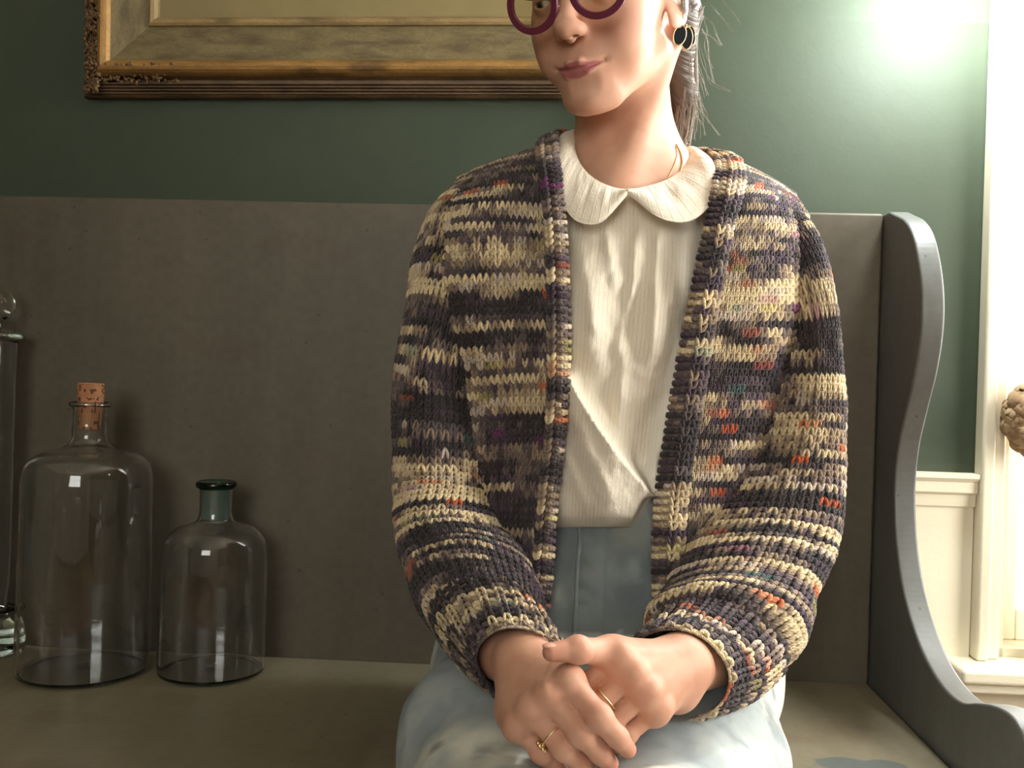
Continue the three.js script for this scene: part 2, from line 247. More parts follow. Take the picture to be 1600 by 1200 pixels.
// ------------------------------------------------------------------ framed painting
{
  const fa = onZ(128, 150, ZW + 0.02), fb = onZ(860, 151, ZW + 0.02), slope = Math.atan2(fb.y - fa.y, fb.x - fa.x);
  const PW = 0.86, PH = 0.66;
  const g = thing('framed_painting', V(fa.x, fa.y, ZW + 0.001), 'pale olive landscape painting in a wide old gilded frame on the green wall', 'painting');
  g.rotation.z = slope;
  const sweep = (prof) => {                          // mitred moulding, profile in millimetres (inwards, outwards)
    const P = [], U = [], I = [];
    for (const [cx, cy, ux, uy] of [[0, 0, 1, 0], [PW, 0, 0, 1], [PW, PH, -1, 0], [0, PH, 0, -1]]) {
      const L = ux ? PW : PH, base = P.length / 3, nx = -uy, ny = ux;
      for (const t of [0, 1]) for (let k = 0; k < prof.length; k++) { const w = prof[k][0] / 1000, h = prof[k][1] / 1000, a = t ? L - w : w; P.push(cx + ux * a + nx * w, cy + uy * a + ny * w, h); U.push(a, w); }
      for (let k = 0; k < prof.length - 1; k++) { const a = base + k, b = a + prof.length; I.push(a, b, b + 1, a, b + 1, a + 1); }
    }
    const o = new THREE.BufferGeometry(); o.setAttribute('position', new THREE.Float32BufferAttribute(P, 3)); o.setAttribute('uv', new THREE.Float32BufferAttribute(U, 2)); o.setIndex(I); const r = o.toNonIndexed(); r.computeVertexNormals(); return r;
  };
  const gilt = (base, seed, dirt) => tex(512, 256, (u, v) => { const n = pfbm(u, v, 10, 6, seed, 5), d = sstep(0.40, 0.9, pfbm(u, v, 12, 8, seed + 3, 5)) * dirt, f = pfbm(u, v, 150, 60, seed + 6, 2) - 0.5; return [0, 1, 2].map((i) => mix(base[i] * (0.8 + 0.4 * n) + f * 22, [58, 44, 30][i], d)); }, true, [2, 12]);
  const gold = std({ map: gilt([160, 120, 66], 5, 0.6), roughness: 0.5, metalness: 0.35 }), dark = std({ map: gilt([104, 80, 56], 15, 0.5), roughness: 0.5, metalness: 0.25 }), liner = std({ map: gilt([116, 102, 68], 25, 0.45), roughness: 0.6, metalness: 0.15 });
  const P1 = [[0, 0], [0, 12], [2, 15]]; for (let i = 0; i < 4; i++) P1.push([3 + i * 4, 14 + i * 2.2], [4.2 + i * 4, 17.5 + i * 2.2], [5.6 + i * 4, 17.5 + i * 2.2], [6.6 + i * 4, 14.6 + i * 2.2]);
  P1.push([19, 17], [23, 17], [26, 24]);
  mesh('ribbed_edge', sweep(P1), dark, g);
  mesh('gilded_roll', sweep([[26, 24], [26.5, 30], [28.5, 35.5], [32, 39.5], [36, 41], [40, 40.4], [43.5, 38], [46, 34.5], [47, 33]]), gold, g);
  mesh('wide_liner', sweep([[47, 33], [49, 32], [60, 29], [98, 21]]), liner, g);
  mesh('inner_moulding', sweep([[98, 21], [98.5, 25], [102, 27], [107, 26], [111, 22], [111.5, 14]]), std({ map: gilt([150, 126, 84], 35, 0.4), roughness: 0.5, metalness: 0.2 }), g);
  const art = tex(1024, 512, (u, v) => {
    const n = pfbm(u, v, 8, 5, 61, 5), m = pfbm(u, v, 24, 14, 62, 4) - 0.5; let c = mixc([104, 96, 62], [128, 116, 80], n).map((x) => x + m * 26);
    const hill = 0.42 + 0.14 * fbm(u * 4, 3, 1); if (v > hill) c = mixc(c, [146, 136, 104], 0.7 * sstep(hill, hill + 0.08, v));
    if (u < 0.17 && v < 0.5) c = mixc(c, [92, 88, 74], 0.75 * sstep(0.17, 0.14, u));
    const band = sstep(0.10, 0.07, v) ; c = mixc(c, [138, 118, 70], band * 0.7);
    for (const [a, b, w] of [[0.6, 0.075, 0.015], [0.71, 0.07, 0.012], [0.79, 0.075, 0.03]]) if (Math.abs(u - a - (v - b) * 0.4) < w && Math.abs(v - b) < 0.008) c = mixc(c, [214, 206, 176], 0.8);
    return c; });
  mesh('painted_canvas', new THREE.BoxGeometry(PW - 0.22, PH - 0.22, 0.004).translate(PW / 2, PH / 2, 0.014), std({ map: art, roughness: 0.5 }), g);
  mesh('backing_board', new THREE.BoxGeometry(PW - 0.03, PH - 0.03, 0.008).translate(PW / 2, PH / 2, 0.006), dark, g);
  // carved leaves in the corners and up the sides
  const r = rng(91), bits = [];
  const leaf = (x, y, h, s, a) => { const e = new THREE.SphereGeometry(1, 8, 5); const p = e.attributes.position; for (let i = 0; i < p.count; i++) { const t = p.getX(i); p.setXYZ(i, t, p.getY(i) * (1 - 0.45 * t) * 0.55, p.getZ(i) * 0.5 + 0.35 * (1 - t * t)); } e.computeVertexNormals(); bits.push(e.scale(s, s, s).rotateY((r() - 0.5) * 0.9).rotateZ(a).translate(x, y, h)); };
  for (const [cx, sx] of [[0, 1], [PW, -1]]) for (const [cy, sy] of [[0, 1], [PH, -1]]) {
    for (let i = 0; i < 480; i++) { const t = r(), w = r(); leaf(cx + sx * (0.003 + w * 0.031), cy + sy * (0.004 + t * 0.24), 0.015 + w * 0.02 + r() * 0.004, 0.0022 + r() * 0.0034, r() * 6.3); }
    for (let i = 0; i < 200; i++) { const t = r() ** 1.5, w = r(); leaf(cx + sx * (0.012 + t * 0.13), cy + sy * (0.018 + w * 0.022), 0.018 + w * 0.02 + r() * 0.003, 0.002 + r() * 0.003, r() * 6.3); }
  }
  const orn = mesh('carved_leaves', mergeGeometries(bits), std({ map: gilt([124, 94, 60], 45, 0.6), roughness: 0.5, metalness: 0.25 }), g); orn.userData.kind = 'stuff';
}

// ------------------------------------------------------------------ glass bottles on the seat
const clear = phys({ color: 0xffffff, transmission: 1, thickness: 0.003, roughness: 0.015, ior: 1.48, attenuationColor: new THREE.Color(0.84, 0.92, 0.84), attenuationDistance: 0.09 });
const greenGlass = phys({ color: 0xffffff, transmission: 1, thickness: 0.01, roughness: 0.12, ior: 1.5, attenuationColor: new THREE.Color(0.13, 0.42, 0.34), attenuationDistance: 0.012 });
const frosted = phys({ color: 0xe8f2ea, transmission: 0.85, thickness: 0.003, roughness: 0.55, ior: 1.45, attenuationColor: new THREE.Color(0.55, 0.75, 0.66), attenuationDistance: 0.01 });
function latheShell(outer, t, floor = 0.006) {          // closed glass wall: outer profile up, inner profile down (metres)
  const curve = (pts, n) => { const c = new THREE.CatmullRomCurve3(pts.map(([r, y]) => V(r, y, 0)), false, 'centripetal'); return c.getPoints(n).map((p) => new THREE.Vector2(Math.max(0, p.x), p.y)); };
  const o = curve(outer, 70), inner = [];
  for (let i = o.length - 1; i >= 0; i--) { const a = o[Math.max(0, i - 1)], b = o[Math.min(o.length - 1, i + 1)], tx = b.x - a.x, ty = b.y - a.y, l = Math.hypot(tx, ty) || 1; const q = new THREE.Vector2(o[i].x - ty / l * t, o[i].y + tx / l * t); if (q.y < floor) q.y = floor; if (q.x > 0.0005) inner.push(q); }
  const pts = [new THREE.Vector2(0, outer[0][1] + 0.004), new THREE.Vector2(outer[0][0] * 0.8, outer[0][1] + 0.003), ...o, ...inner, new THREE.Vector2(0, floor + 0.004)];
  return new THREE.LatheGeometry(pts, 72);
}
{
  const yb = SEAT + 0.0006, c1 = onY(130, 1049, SEAT), s1 = c1.clone().sub(CAM).length(), u = (px) => px * Math.abs(c1.z) / F;
  const g = thing('glass_bottle', V(c1.x, yb, c1.z), 'tall clear glass apothecary bottle closed with a cork, beside the smaller bottle', 'bottle');
  const R = u(101), Hh = u(432);
  mesh('bottle_body', latheShell([[R * 0.9, 0], [R * 0.985, 0.003], [R, 0.010], [R, Hh * 0.2], [R * 0.985, Hh * 0.6], [R * 0.975, Hh * 0.72], [R * 0.9, Hh * 0.775], [R * 0.7, Hh * 0.81], [R * 0.42, Hh * 0.832], [R * 0.285, Hh * 0.86], [R * 0.265, Hh * 0.9], [R * 0.265, Hh * 0.975], [R * 0.31, Hh * 0.985], [R * 0.325, Hh * 0.993], [R * 0.30, Hh]], 0.0028), clear, g);
  const corkT = tex(256, 256, (a, b) => { const n = pfbm(a, b, 12, 12, 71, 4), p = pfbm(a, b, 30, 30, 74, 2) > 0.66; return p ? [92, 58, 36] : [176 + n * 40 - 20, 122 + n * 36 - 18, 84 + n * 30 - 15]; });
  const cork = tag(mesh('cork', new THREE.LatheGeometry([[0, 0], [R * 0.15, 0], [R * 0.165, 0.002], [R * 0.198, 0.040], [R * 0.202, 0.058], [R * 0.192, 0.060], [0, 0.060]].map((p) => new THREE.Vector2(...p)), 32), std({ map: corkT, bumpMap: corkT, bumpScale: 0.0006, roughness: 0.9 })), 'tapered brown cork stuck in the neck of the tall bottle', 'cork');
  cork.position.set(c1.x, yb + Hh - 0.036, c1.z); cork.rotation.y = 0.6;
  const c2 = onY(330, 1050, SEAT), k = Math.abs(c2.z) / F, R2 = 83 * k, H2 = 302 * k;
  const b = thing('glass_bottle_001', V(c2.x, yb, c2.z), 'squat clear glass bottle with a green ground-glass stopper in its neck', 'bottle');
  mesh('bottle_body', latheShell([[R2 * 0.92, 0], [R2 * 0.99, 0.003], [R2, 0.008], [R2 * 0.995, H2 * 0.35], [R2 * 0.985, H2 * 0.62], [R2 * 0.93, H2 * 0.70], [R2 * 0.75, H2 * 0.755], [R2 * 0.5, H2 * 0.782], [R2 * 0.36, H2 * 0.80], [R2 * 0.315, H2 * 0.83], [R2 * 0.305, H2 * 0.9], [R2 * 0.315, H2 * 0.965], [R2 * 0.335, H2 * 0.972]], 0.0028), clear, b);
  const st = thing('glass_stopper', V(c2.x, yb + H2 * 0.80, c2.z), 'sea-green ground glass stopper with flared rim in the squat bottle', 'stopper');
  const hs = H2 * 0.2;
  mesh('stopper_plug', new THREE.LatheGeometry([[0, 0], [R2 * 0.23, 0], [R2 * 0.242, 0.003], [R2 * 0.25, hs * 0.8], [R2 * 0.2, hs * 0.82], [0, hs * 0.82]].map((p) => new THREE.Vector2(...p)), 48), frosted, st);
  mesh('stopper_rim', new THREE.LatheGeometry([[0, hs * 0.83], [R2 * 0.3, hs * 0.83], [R2 * 0.36, hs * 0.86], [R2 * 0.385, hs * 0.93], [R2 * 0.375, hs * 1.0], [R2 * 0.34, hs * 1.03], [R2 * 0.27, hs * 0.98], [R2 * 0.12, hs * 0.95], [0, hs * 0.95]].map((p) => new THREE.Vector2(...p)), 56), greenGlass, st);
  // the jar at the edge of the picture
  const c3 = onY(-22, 1022, SEAT), q = Math.abs(c3.z) / F, j = thing('glass_jar', V(c3.x, yb, c3.z), 'tall slender glass jar with a glass lid, cut by the picture edge', 'jar');
  const R3 = 47 * q, H3 = 506 * q;
  mesh('jar_body', latheShell([[R3 * 0.9, 0], [R3, 0.004], [R3 * 1.02, 0.02], [R3 * 0.9, 0.035], [R3 * 0.66, 0.05], [R3 * 0.62, 0.07], [R3 * 0.7, 0.1], [R3 * 0.72, H3 * 0.5], [R3 * 0.72, H3 * 0.86], [R3 * 0.74, H3 * 0.93], [R3 * 0.76, H3]], 0.003, 0.06), clear, j);
  const lid = thing('jar_lid', V(c3.x, yb + H3 + 0.001, c3.z), 'round glass lid with ball knob on the jar cut by the picture edge', 'lid');
  mesh('lid_disc', new THREE.LatheGeometry([[0, 0], [R3 * 0.6, 0], [R3 * 0.93, 0.001], [R3 * 0.95, 0.005], [R3 * 0.9, 0.009], [R3 * 0.5, 0.014], [0, 0.016]].map((p) => new THREE.Vector2(...p)), 48), clear, lid);
  mesh('ball_knob', new THREE.LatheGeometry([[0, 0.0165], [0.008, 0.0165], [0.007, 0.022], [0.012, 0.026], [0.02, 0.034], [0.025, 0.044], [0.025, 0.052], [0.02, 0.062], [0.011, 0.068], [0, 0.070]].map((p) => new THREE.Vector2(...p)), 40), clear, lid);
}
// ------------------------------------------------------------------ dried hydrangea in a jug on the window sill
{
  const c = onZ(1616, 655, ZW + 0.045), base = V(c.x + 0.065, sillP.y + 0.001, ZW + 0.036);
  const vase = thing('stoneware_vase', base, 'small cream stoneware vase on the window sill holding the hydrangea', 'vase');
  mesh('vase_body', latheShell([[0.02, 0], [0.026, 0.003], [0.031, 0.03], [0.03, 0.06], [0.02, 0.085], [0.015, 0.1], [0.018, 0.112]], 0.003), std({ color: 0xd8cbb0, roughness: 0.5, side: THREE.DoubleSide }), vase);
  const fl = thing('dried_hydrangea', V(base.x, base.y + 0.02, base.z), 'dried beige hydrangea head at the right picture edge before the window', 'flower');
  mesh('stem', local(tube([V(base.x, base.y + 0.012, base.z), V(base.x + 0.002, base.y + 0.15, base.z + 0.002), V(c.x + 0.004, c.y - 0.03, c.z - 0.006)], 0.0025, 20, 7), fl), std({ color: 0x7a6a48, roughness: 0.9 }), fl);
  const r = rng(12), petal = (s) => { const g = new THREE.SphereGeometry(1, 7, 5, 0, Math.PI * 2, 0, Math.PI / 2.4); return g.scale(0.0062 * s, 0.003 * s, 0.0062 * s); };
  const cols = [0x9c8060, 0x8c7050, 0xa88e6c].map((x) => std({ color: x, roughness: 0.9, side: THREE.DoubleSide }));
  let n = 0;
  for (let i = 0; i < 260; i++) {
    const y = 1 - 2 * (i + 0.5) / 260, a = i * 2.39996, q = Math.sqrt(1 - y * y), dir = V(q * Math.cos(a), y, q * Math.sin(a));
    const bits = []; for (let k = 0; k < 4; k++) { const ph = k * Math.PI / 2 + r(); bits.push(petal(0.9 + r() * 0.4).rotateX(0.3 + r() * 0.4).translate(0, 0, 0.0055).rotateY(ph)); }
    const m = mesh(n ? 'floret_' + String(n).padStart(3, '0') : 'floret', mergeGeometries(bits), cols[i % 3], fl); n++;
    const R = V(0.037, 0.046, 0.030); m.position.copy(c).add(dir.clone().multiply(R).multiplyScalar(0.86 + r() * 0.2)).sub(fl.position); m.quaternion.setFromUnitVectors(V(0, 1, 0), dir);
  }
  mesh('flower_core', new THREE.SphereGeometry(0.026, 16, 12).translate(c.x - fl.position.x, c.y - fl.position.y, c.z - fl.position.z), cols[1], fl);
}
// ------------------------------------------------------------------ the seated woman
const person = thing('person', at(945, 1040, 1.07), 'seated woman in knitted cardigan, white collared blouse and pale jeans, hands folded on lap', 'person');
const CX = (px, py, d) => at(px, py, d);
// --- head in its own frame: millimetres, x to her left, y up, z forwards, origin between the ears
const headM = new THREE.Matrix4().makeRotationFromEuler(new THREE.Euler(0.36, -0.50, 0.055, 'ZYX'));
{ const st = V(0, -41, 106).multiplyScalar(0.001).applyMatrix4(headM), tgt = at(897, 108, 0.955); headM.setPosition(tgt.sub(st)); }
const headI = headM.clone().invert(), hp = V(0, 0, 0);
const hw = (x, y, z) => V(x / 1000, y / 1000, z / 1000).applyMatrix4(headM);       // head frame to world
function headSDF(x, y, z) {
  const ax = Math.abs(x);
  let d = ell(x, y - 38, z + 3, 71, 80, 92);
  d = smin(d, ell(x, y + 2, z - 36, 57, 70, 52), 22);
  d = smin(d, cap(ax, y, z, 44, -40, 8, 17, -69, 72, 14, 17), 22);
  d = smin(d, ell(x, y + 71, z - 85, 19, 17, 17), 16);
  d = smin(d, sph(ax, y, z, 40, -3, 58, 19), 22);
  d = smin(d, sph(ax, y, z, 33, -30, 64, 21), 22);
  d = smin(d, ell(x, y + 40, z - 79, 27, 25, 22), 18);
  d = smin(d, cap(ax, y, z, 10, 42, 86, 42, 42, 70, 8, 7), 14);
  d = smax(d, -ell(ax - 31, y - 25, z - 98, 17, 12, 15), 10);
  d = smin(d, smax(sph(ax, y, z, 31, 25, 76, 14.2), -ell(ax - 31, y - 24, z - 92, 12.5, 3.6, 9), 1.5), 4);
  d = smin(d, cap(x, y, z, 0, 31, 85, 0, 1, 107, 6.5, 8), 10);
  d = smin(d, sph(x, y, z, 0, -1.5, 109.5, 8.8), 11);
  d = smin(d, ell(ax - 10.5, y + 6, z - 100.5, 5.8, 5.8, 8.2), 10);
  d = smin(d, cap(x, y, z, 0, -6, 110, 0, -13, 102, 4, 4.5), 5);
  d = smax(d, -cap(ax, y, z, 6.2, -13, 107, 7.6, -2, 101, 3.1, 2.6), 2.0);
  d = smax(d, -cap(x, y, z, 0, -17, 107.5, 0, -31, 107.5, 2.2, 2.2), 5);
  // lips, parted by a fine line, corners slightly raised
  d = smin(d, cap(ax, y, z, 0, -36.6, 102.4, 5.5, -36, 102, 3.6, 3.8), 3);
  d = smin(d, cap(ax, y, z, 5.5, -36.2, 101.8, 24, -39.2, 89.8, 3.6, 2.0), 4);
  d = smin(d, cap(ax, y, z, 0, -45.4, 101.2, 11, -44.6, 99.6, 4.2, 4.0), 4);
  d = smin(d, cap(ax, y, z, 11, -44.4, 99.4, 23, -41, 90.5, 4.0, 2.0), 4);
  d = smax(d, -cap(ax, y, z, 0, -41.2, 105.6, 12, -41.0, 103.2, 1.9, 1.9), 1.6);
  d = smax(d, -cap(ax, y, z, 12, -41.0, 103.2, 26.5, -39.0, 91.5, 1.9, 1.6), 1.6);
  d = smax(d, -sph(ax, y, z, 30, -38.5, 95, 3.2), 5);
  d = smax(d, -cap(x, y, z, 0, -58, 112, 14, -57, 109, 10, 10), 9);
  // ears: shell, rim and lobe
  const ex = ax - 70, ey = y - 4, ez = z + 8, ty = ey * 0.97 - ez * 0.24, tz = ez * 0.97 + ey * 0.24, tx = ex - 0.28 * -tz;
  let e = ell(tx, ty, tz, 5, 30, 18);
  e = smax(e, -ell(tx - 5.5, ty - 6, tz - 1, 4.4, 20, 10.5), 2.5);
  e = smin(e, ell(tx, ty + 24, tz - 6, 3.0, 7.5, 6.5), 3);
  d = smin(d, e, 5);
  return d;
}
const neckT = at(972, 128, 1.055), neckB = at(982, 292, 1.085);
const sternL = at(962, 300, 1.015), mastoid = hw(58, -32, -22), mastoidR = hw(-58, -32, -22);
const shL = at(1195, 372, 1.09), shR = at(755, 366, 1.09), chestC = at(975, 470, 1.085), hipC = at(948, 990, 1.10);
function headNeck(x, y, z) {
  hp.set(x, y, z).applyMatrix4(headI); const hx = hp.x * 1000, hy = hp.y * 1000, hz = hp.z * 1000;
  let d = headSDF(hx, hy, hz) / 1000;
  let n = capP(x, y, z, neckT, neckB, 0.049, 0.054);
  n = smin(n, capP(x, y, z, mastoid, sternL, 0.0105, 0.008), 0.018);
  n = smin(n, capP(x, y, z, mastoidR, sternL, 0.0105, 0.008), 0.018);
  n = smin(n, capP(x, y, z, shL, shR, 0.042, 0.042), 0.035);
  n = smin(n, ell(x - chestC.x, y - chestC.y, z - chestC.z, 0.135, 0.17, 0.095), 0.05);
  return smin(d, n, 0.016);
}
const skinA = rgb(208, 160, 134), skinB = rgb(198, 144, 118), skinC = rgb(190, 124, 104), lipC = rgb(162, 88, 94);
function headCol(x, y, z) {
  hp.set(x, y, z).applyMatrix4(headI); const hx = Math.abs(hp.x * 1000), hy = hp.y * 1000, hz = hp.z * 1000;
  let c = mixc(skinA, skinB, sstep(0.35, 0.7, fbm(x * 60, y * 60, z * 60, 3)) * 0.5);
  c = mixc(c, skinC, 0.45 * Math.exp(-(((hx - 38) / 22) ** 2 + ((hy + 12) / 20) ** 2)) * (hz > 20 ? 1 : 0));
  const top = mix(-32.6, -38.6, clamp(hx / 25)) + (hx < 4 ? -0.8 * (1 - hx / 4) : 0), bot = mix(-51.2, -40.5, clamp(hx / 25) ** 1.6);
  if (hz > 80 && hx < 26) { const l = sstep(0, 1.4, top - hy) * sstep(0, 1.4, hy - bot) * sstep(26, 23, hx); c = mixc(c, lipC, 0.85 * l); }
  if (hz > 60 && Math.hypot(hx - 31, (hy - 43) * 2.2 + Math.abs(hx - 34) * 0.2) < 14 && hy > 37) c = mixc(c, rgb(70, 52, 44), 0.7);
  return c;
}
// --- hands: joints in place, fingers as chains that meet only at the palm
function hand(o) {
  const W = o.wrist, palm = (x, y, z) => {
    let d = capP(x, y, z, o.fore, W, 0.029, 0.0235);
    for (const f of o.fingers) d = smin(d, capP(x, y, z, W, f[0], 0.0175, 0.0125), 0.012);
    d = smin(d, capP(x, y, z, W, o.heel, 0.017, 0.016), 0.012);
    d = smin(d, capP(x, y, z, o.thumb[0], o.thumb[1], 0.0140, 0.0110), 0.014);
    for (const f of o.fingers) { const t = W.clone().lerp(f[0], 0.35).addScaledVector(o.back, 0.0132), u = f[0].clone().addScaledVector(o.back, 0.0098); d = smin(d, capP(x, y, z, t, u, 0.0018, 0.0026), 0.006); const kb = o.knuckle ?? 0.0055; d = smin(d, sph(x, y, z, f[0].x + o.back.x * kb, f[0].y + o.back.y * kb, f[0].z + o.back.z * kb, 0.0086), 0.006); }
    for (const v of o.veins ?? []) d = smin(d, capP(x, y, z, v[0], v[1], 0.0013, 0.0013), 0.004);
    return d;
  };
  const chain = (x, y, z, f, r) => {
    let d = capP(x, y, z, f[0], f[1], r[0], r[1]);
    d = smin(d, capP(x, y, z, f[1], f[2], r[1] * 0.985, r[2]), 0.004);
    if (f[3]) d = smin(d, capP(x, y, z, f[2], f[3], r[2], r[3]), 0.003);
    d = smin(d, sph(x, y, z, f[1].x, f[1].y, f[1].z, r[1] * 1.06), 0.004);
    return d;
  };
  return (x, y, z) => {
    const p = palm(x, y, z); if (p > 0.13) return p - 0.09;
    let d = p;
    o.fingers.forEach((f, i) => { const g = smin(p, chain(x, y, z, f, o.radii[i]), o.web ?? 0.006); d = i ? smin(d, g, 0.0016) : g; });
    return smin(d, smin(p, chain(x, y, z, o.thumb.slice(o.thumb.length === 4 ? 1 : 0), o.thumbR), 0.012), 0.0016);
  };
}
const A = (...p) => at(...p);
const viewBack = ray(900, 1090).normalize().negate();
const rightHand = {
  fore: A(738, 990, 0.91), wrist: A(822, 1034, 0.798), heel: A(806, 1112, 0.772), back: viewBack.clone().addScaledVector(V(0, 1, 0), 0.25).normalize(),
  fingers: [
    [A(889, 1066, 0.738), A(936, 1121, 0.717), A(965, 1152, 0.722), A(981, 1171, 0.733)],
    [A(858, 1087, 0.738), A(909, 1146, 0.720), A(938, 1177, 0.728), A(953, 1193, 0.742)],
    [A(831, 1110, 0.742), A(882, 1168, 0.727), A(908, 1194, 0.737), A(921, 1207, 0.752)],
    [A(810, 1133, 0.750), A(846, 1175, 0.742), A(866, 1196, 0.750), A(878, 1208, 0.762)]],
  radii: [[0.0098, 0.0092, 0.0081, 0.0064], [0.0098, 0.0092, 0.0081, 0.0066], [0.0094, 0.0088, 0.0078, 0.0064], [0.0084, 0.0078, 0.0068, 0.0056]],
  thumb: [A(838, 1046, 0.800), A(880, 1062, 0.806), A(915, 1085, 0.805), A(938, 1105, 0.803)], thumbR: [0.0105, 0.0095, 0.0075],
  veins: [[A(853, 1075, 0.727), A(868, 1040, 0.745)]],
};
const leftHand = {
  fore: A(1165, 1008, 0.945), wrist: A(1062, 1040, 0.802), heel: A(1058, 1082, 0.796), back: V(0.42, 0.62, 0.66).normalize(),
  fingers: [
    [A(963, 1030, 0.757), A(914, 1072, 0.757), A(893, 1090, 0.774), A(900, 1102, 0.788)],
    [A(984, 1056, 0.752), A(931, 1103, 0.748), A(906, 1122, 0.768), A(912, 1130, 0.785)],
    [A(1006, 1083, 0.754), A(955, 1128, 0.750), A(932, 1145, 0.770), A(938, 1152, 0.786)],
    [A(1022, 1110, 0.762), A(978, 1148, 0.756), A(960, 1162, 0.774), A(964, 1168, 0.788)]],
  web: 0.0035, knuckle: 0.0072, radii: [[0.0090, 0.0084, 0.0078, 0.0064], [0.0090, 0.0084, 0.0078, 0.0066], [0.0087, 0.0081, 0.0074, 0.0064], [0.0080, 0.0073, 0.0066, 0.0056]],
  thumb: [A(1020, 1040, 0.796), A(956, 1021, 0.767), A(903, 1015, 0.735), A(862, 1019, 0.728)], thumbR: [0.0110, 0.0094, 0.0070],
  veins: [[A(990, 1030, 0.752), A(986, 1040, 0.751)], [A(1022, 1082, 0.752), A(1030, 1092, 0.757)]],
};
const rhF = hand(rightHand), lhF = hand(leftHand);
function handCol(o) { return (x, y, z) => {
  let c = mixc(skinA, skinB, 0.3 + 0.5 * sstep(0.35, 0.7, fbm(x * 90, y * 90, z * 90, 3)));
  for (const f of [...o.fingers, o.thumb]) for (let i = 0; i < f.length; i++) { const q = Math.hypot(x - f[i].x, y - f[i].y, z - f[i].z); c = mixc(c, skinC, (i === 3 || f === o.thumb && i === f.length - 1 ? 0.7 : 0.35) * Math.exp(-((q / 0.013) ** 2))); }
  return c; }; }
function bounds(o, pad) { const b = new THREE.Box3(); for (const f of [...o.fingers, o.thumb, [o.wrist, o.heel, o.fore.clone().lerp(o.wrist, 0.45)]]) for (const p of f) b.expandByPoint(p); return b.expandByScalar(pad); }
const rb = bounds(rightHand, 0.028), lb = bounds(leftHand, 0.028);
// --- the rest of the body, under the clothes
const elbR = at(700, 868, 1.04), elbL = at(1196, 862, 1.02), hipR = at(845, 1072, 1.08), hipL = at(1050, 1077, 1.08);
const kneeR = at(795, 1515, 0.60), kneeL = at(1040, 1520, 0.60), ankR = kneeR.clone().setY(0.09).add(V(0.0, 0, -0.06)), ankL = kneeL.clone().setY(0.09).add(V(0.02, 0, -0.06));
function bodySDF(x, y, z) {
  let d = capP(x, y, z, neckT, neckB, 0.046, 0.052);
  d = smin(d, capP(x, y, z, shL, shR, 0.040, 0.040), 0.035);
  d = smin(d, ell(x - chestC.x, y - chestC.y, z - chestC.z, 0.125, 0.17, 0.085), 0.05);
  d = smin(d, ell(x - hipC.x, y - hipC.y - 0.02, z - hipC.z, 0.14, 0.105, 0.095), 0.09);
  d = smin(d, capP(x, y, z, shR, elbR, 0.034, 0.028), 0.04); d = smin(d, capP(x, y, z, elbR, elbR.clone().lerp(rightHand.wrist, 0.8), 0.027, 0.019), 0.02);
  d = smin(d, capP(x, y, z, shL, elbL, 0.034, 0.028), 0.04); d = smin(d, capP(x, y, z, elbL, elbL.clone().lerp(leftHand.wrist, 0.8), 0.027, 0.019), 0.02);
  for (const [h, k, a] of [[hipR, kneeR, ankR], [hipL, kneeL, ankL]]) { d = smin(d, capP(x, y, z, h, k, 0.044, 0.042), 0.03); d = smin(d, capP(x, y, z, k, a, 0.046, 0.034), 0.02); d = smin(d, cap(x, y, z, a.x, 0.035, a.z - 0.02, a.x, 0.03, a.z + 0.15, 0.033, 0.026), 0.03); }
  return d;
}
const skinBump = tex(256, 256, (u, v) => 0.5 * pfbm(u, v, 40, 40, 5, 3) + 0.5 * pnoise(u, v, 110, 110, 9), false, [30, 30]);
const skin = phys({ vertexColors: true, roughness: 0.5, specularIntensity: 0.6, sheen: 0.25, sheenColor: new THREE.Color(0xffd8c0), sheenRoughness: 0.5, bumpMap: skinBump, bumpScale: 0.00005 });
const boxOf = (pts, pad) => { const b = new THREE.Box3(); pts.forEach((p) => b.expandByPoint(p)); return b.expandByScalar(pad); };
{
  const hb = boxOf([hw(-82, -100, -105), hw(82, -100, -105), hw(-82, 128, -105), hw(82, 128, -105), hw(-82, -100, 128), hw(82, -100, 128), hw(82, 128, 128), hw(-82, 128, 128)], 0.0); hb.min.y = at(975, 330, 1.05).y;
  const parts = [
    netMesh(headNeck, hb.min, hb.max, 0.0017, headCol),
    netMesh(rhF, rb.min, rb.max, 0.0017, handCol(rightHand)),
    netMesh(lhF, lb.min, lb.max, 0.0017, handCol(leftHand)),
    netMesh((x, y, z) => Math.max(bodySDF(x, y, z), y - hb.min.y - 0.004), V(kneeR.x - 0.25, 0, ZB + 0.1), V(kneeL.x + 0.25, 1.25, kneeR.z + 0.2), 0.012, () => skinA),
  ];
  const g = mergeGeometries(parts), p = g.attributes.position, uv = new Float32Array(p.count * 2);
  for (let i = 0; i < p.count; i++) { uv[2 * i] = p.getX(i) + 0.5 * p.getZ(i); uv[2 * i + 1] = p.getY(i) + 0.3 * p.getZ(i); }
  g.setAttribute('uv', new THREE.BufferAttribute(uv, 2));
  mesh('body', local(g, person), skin, person);
}
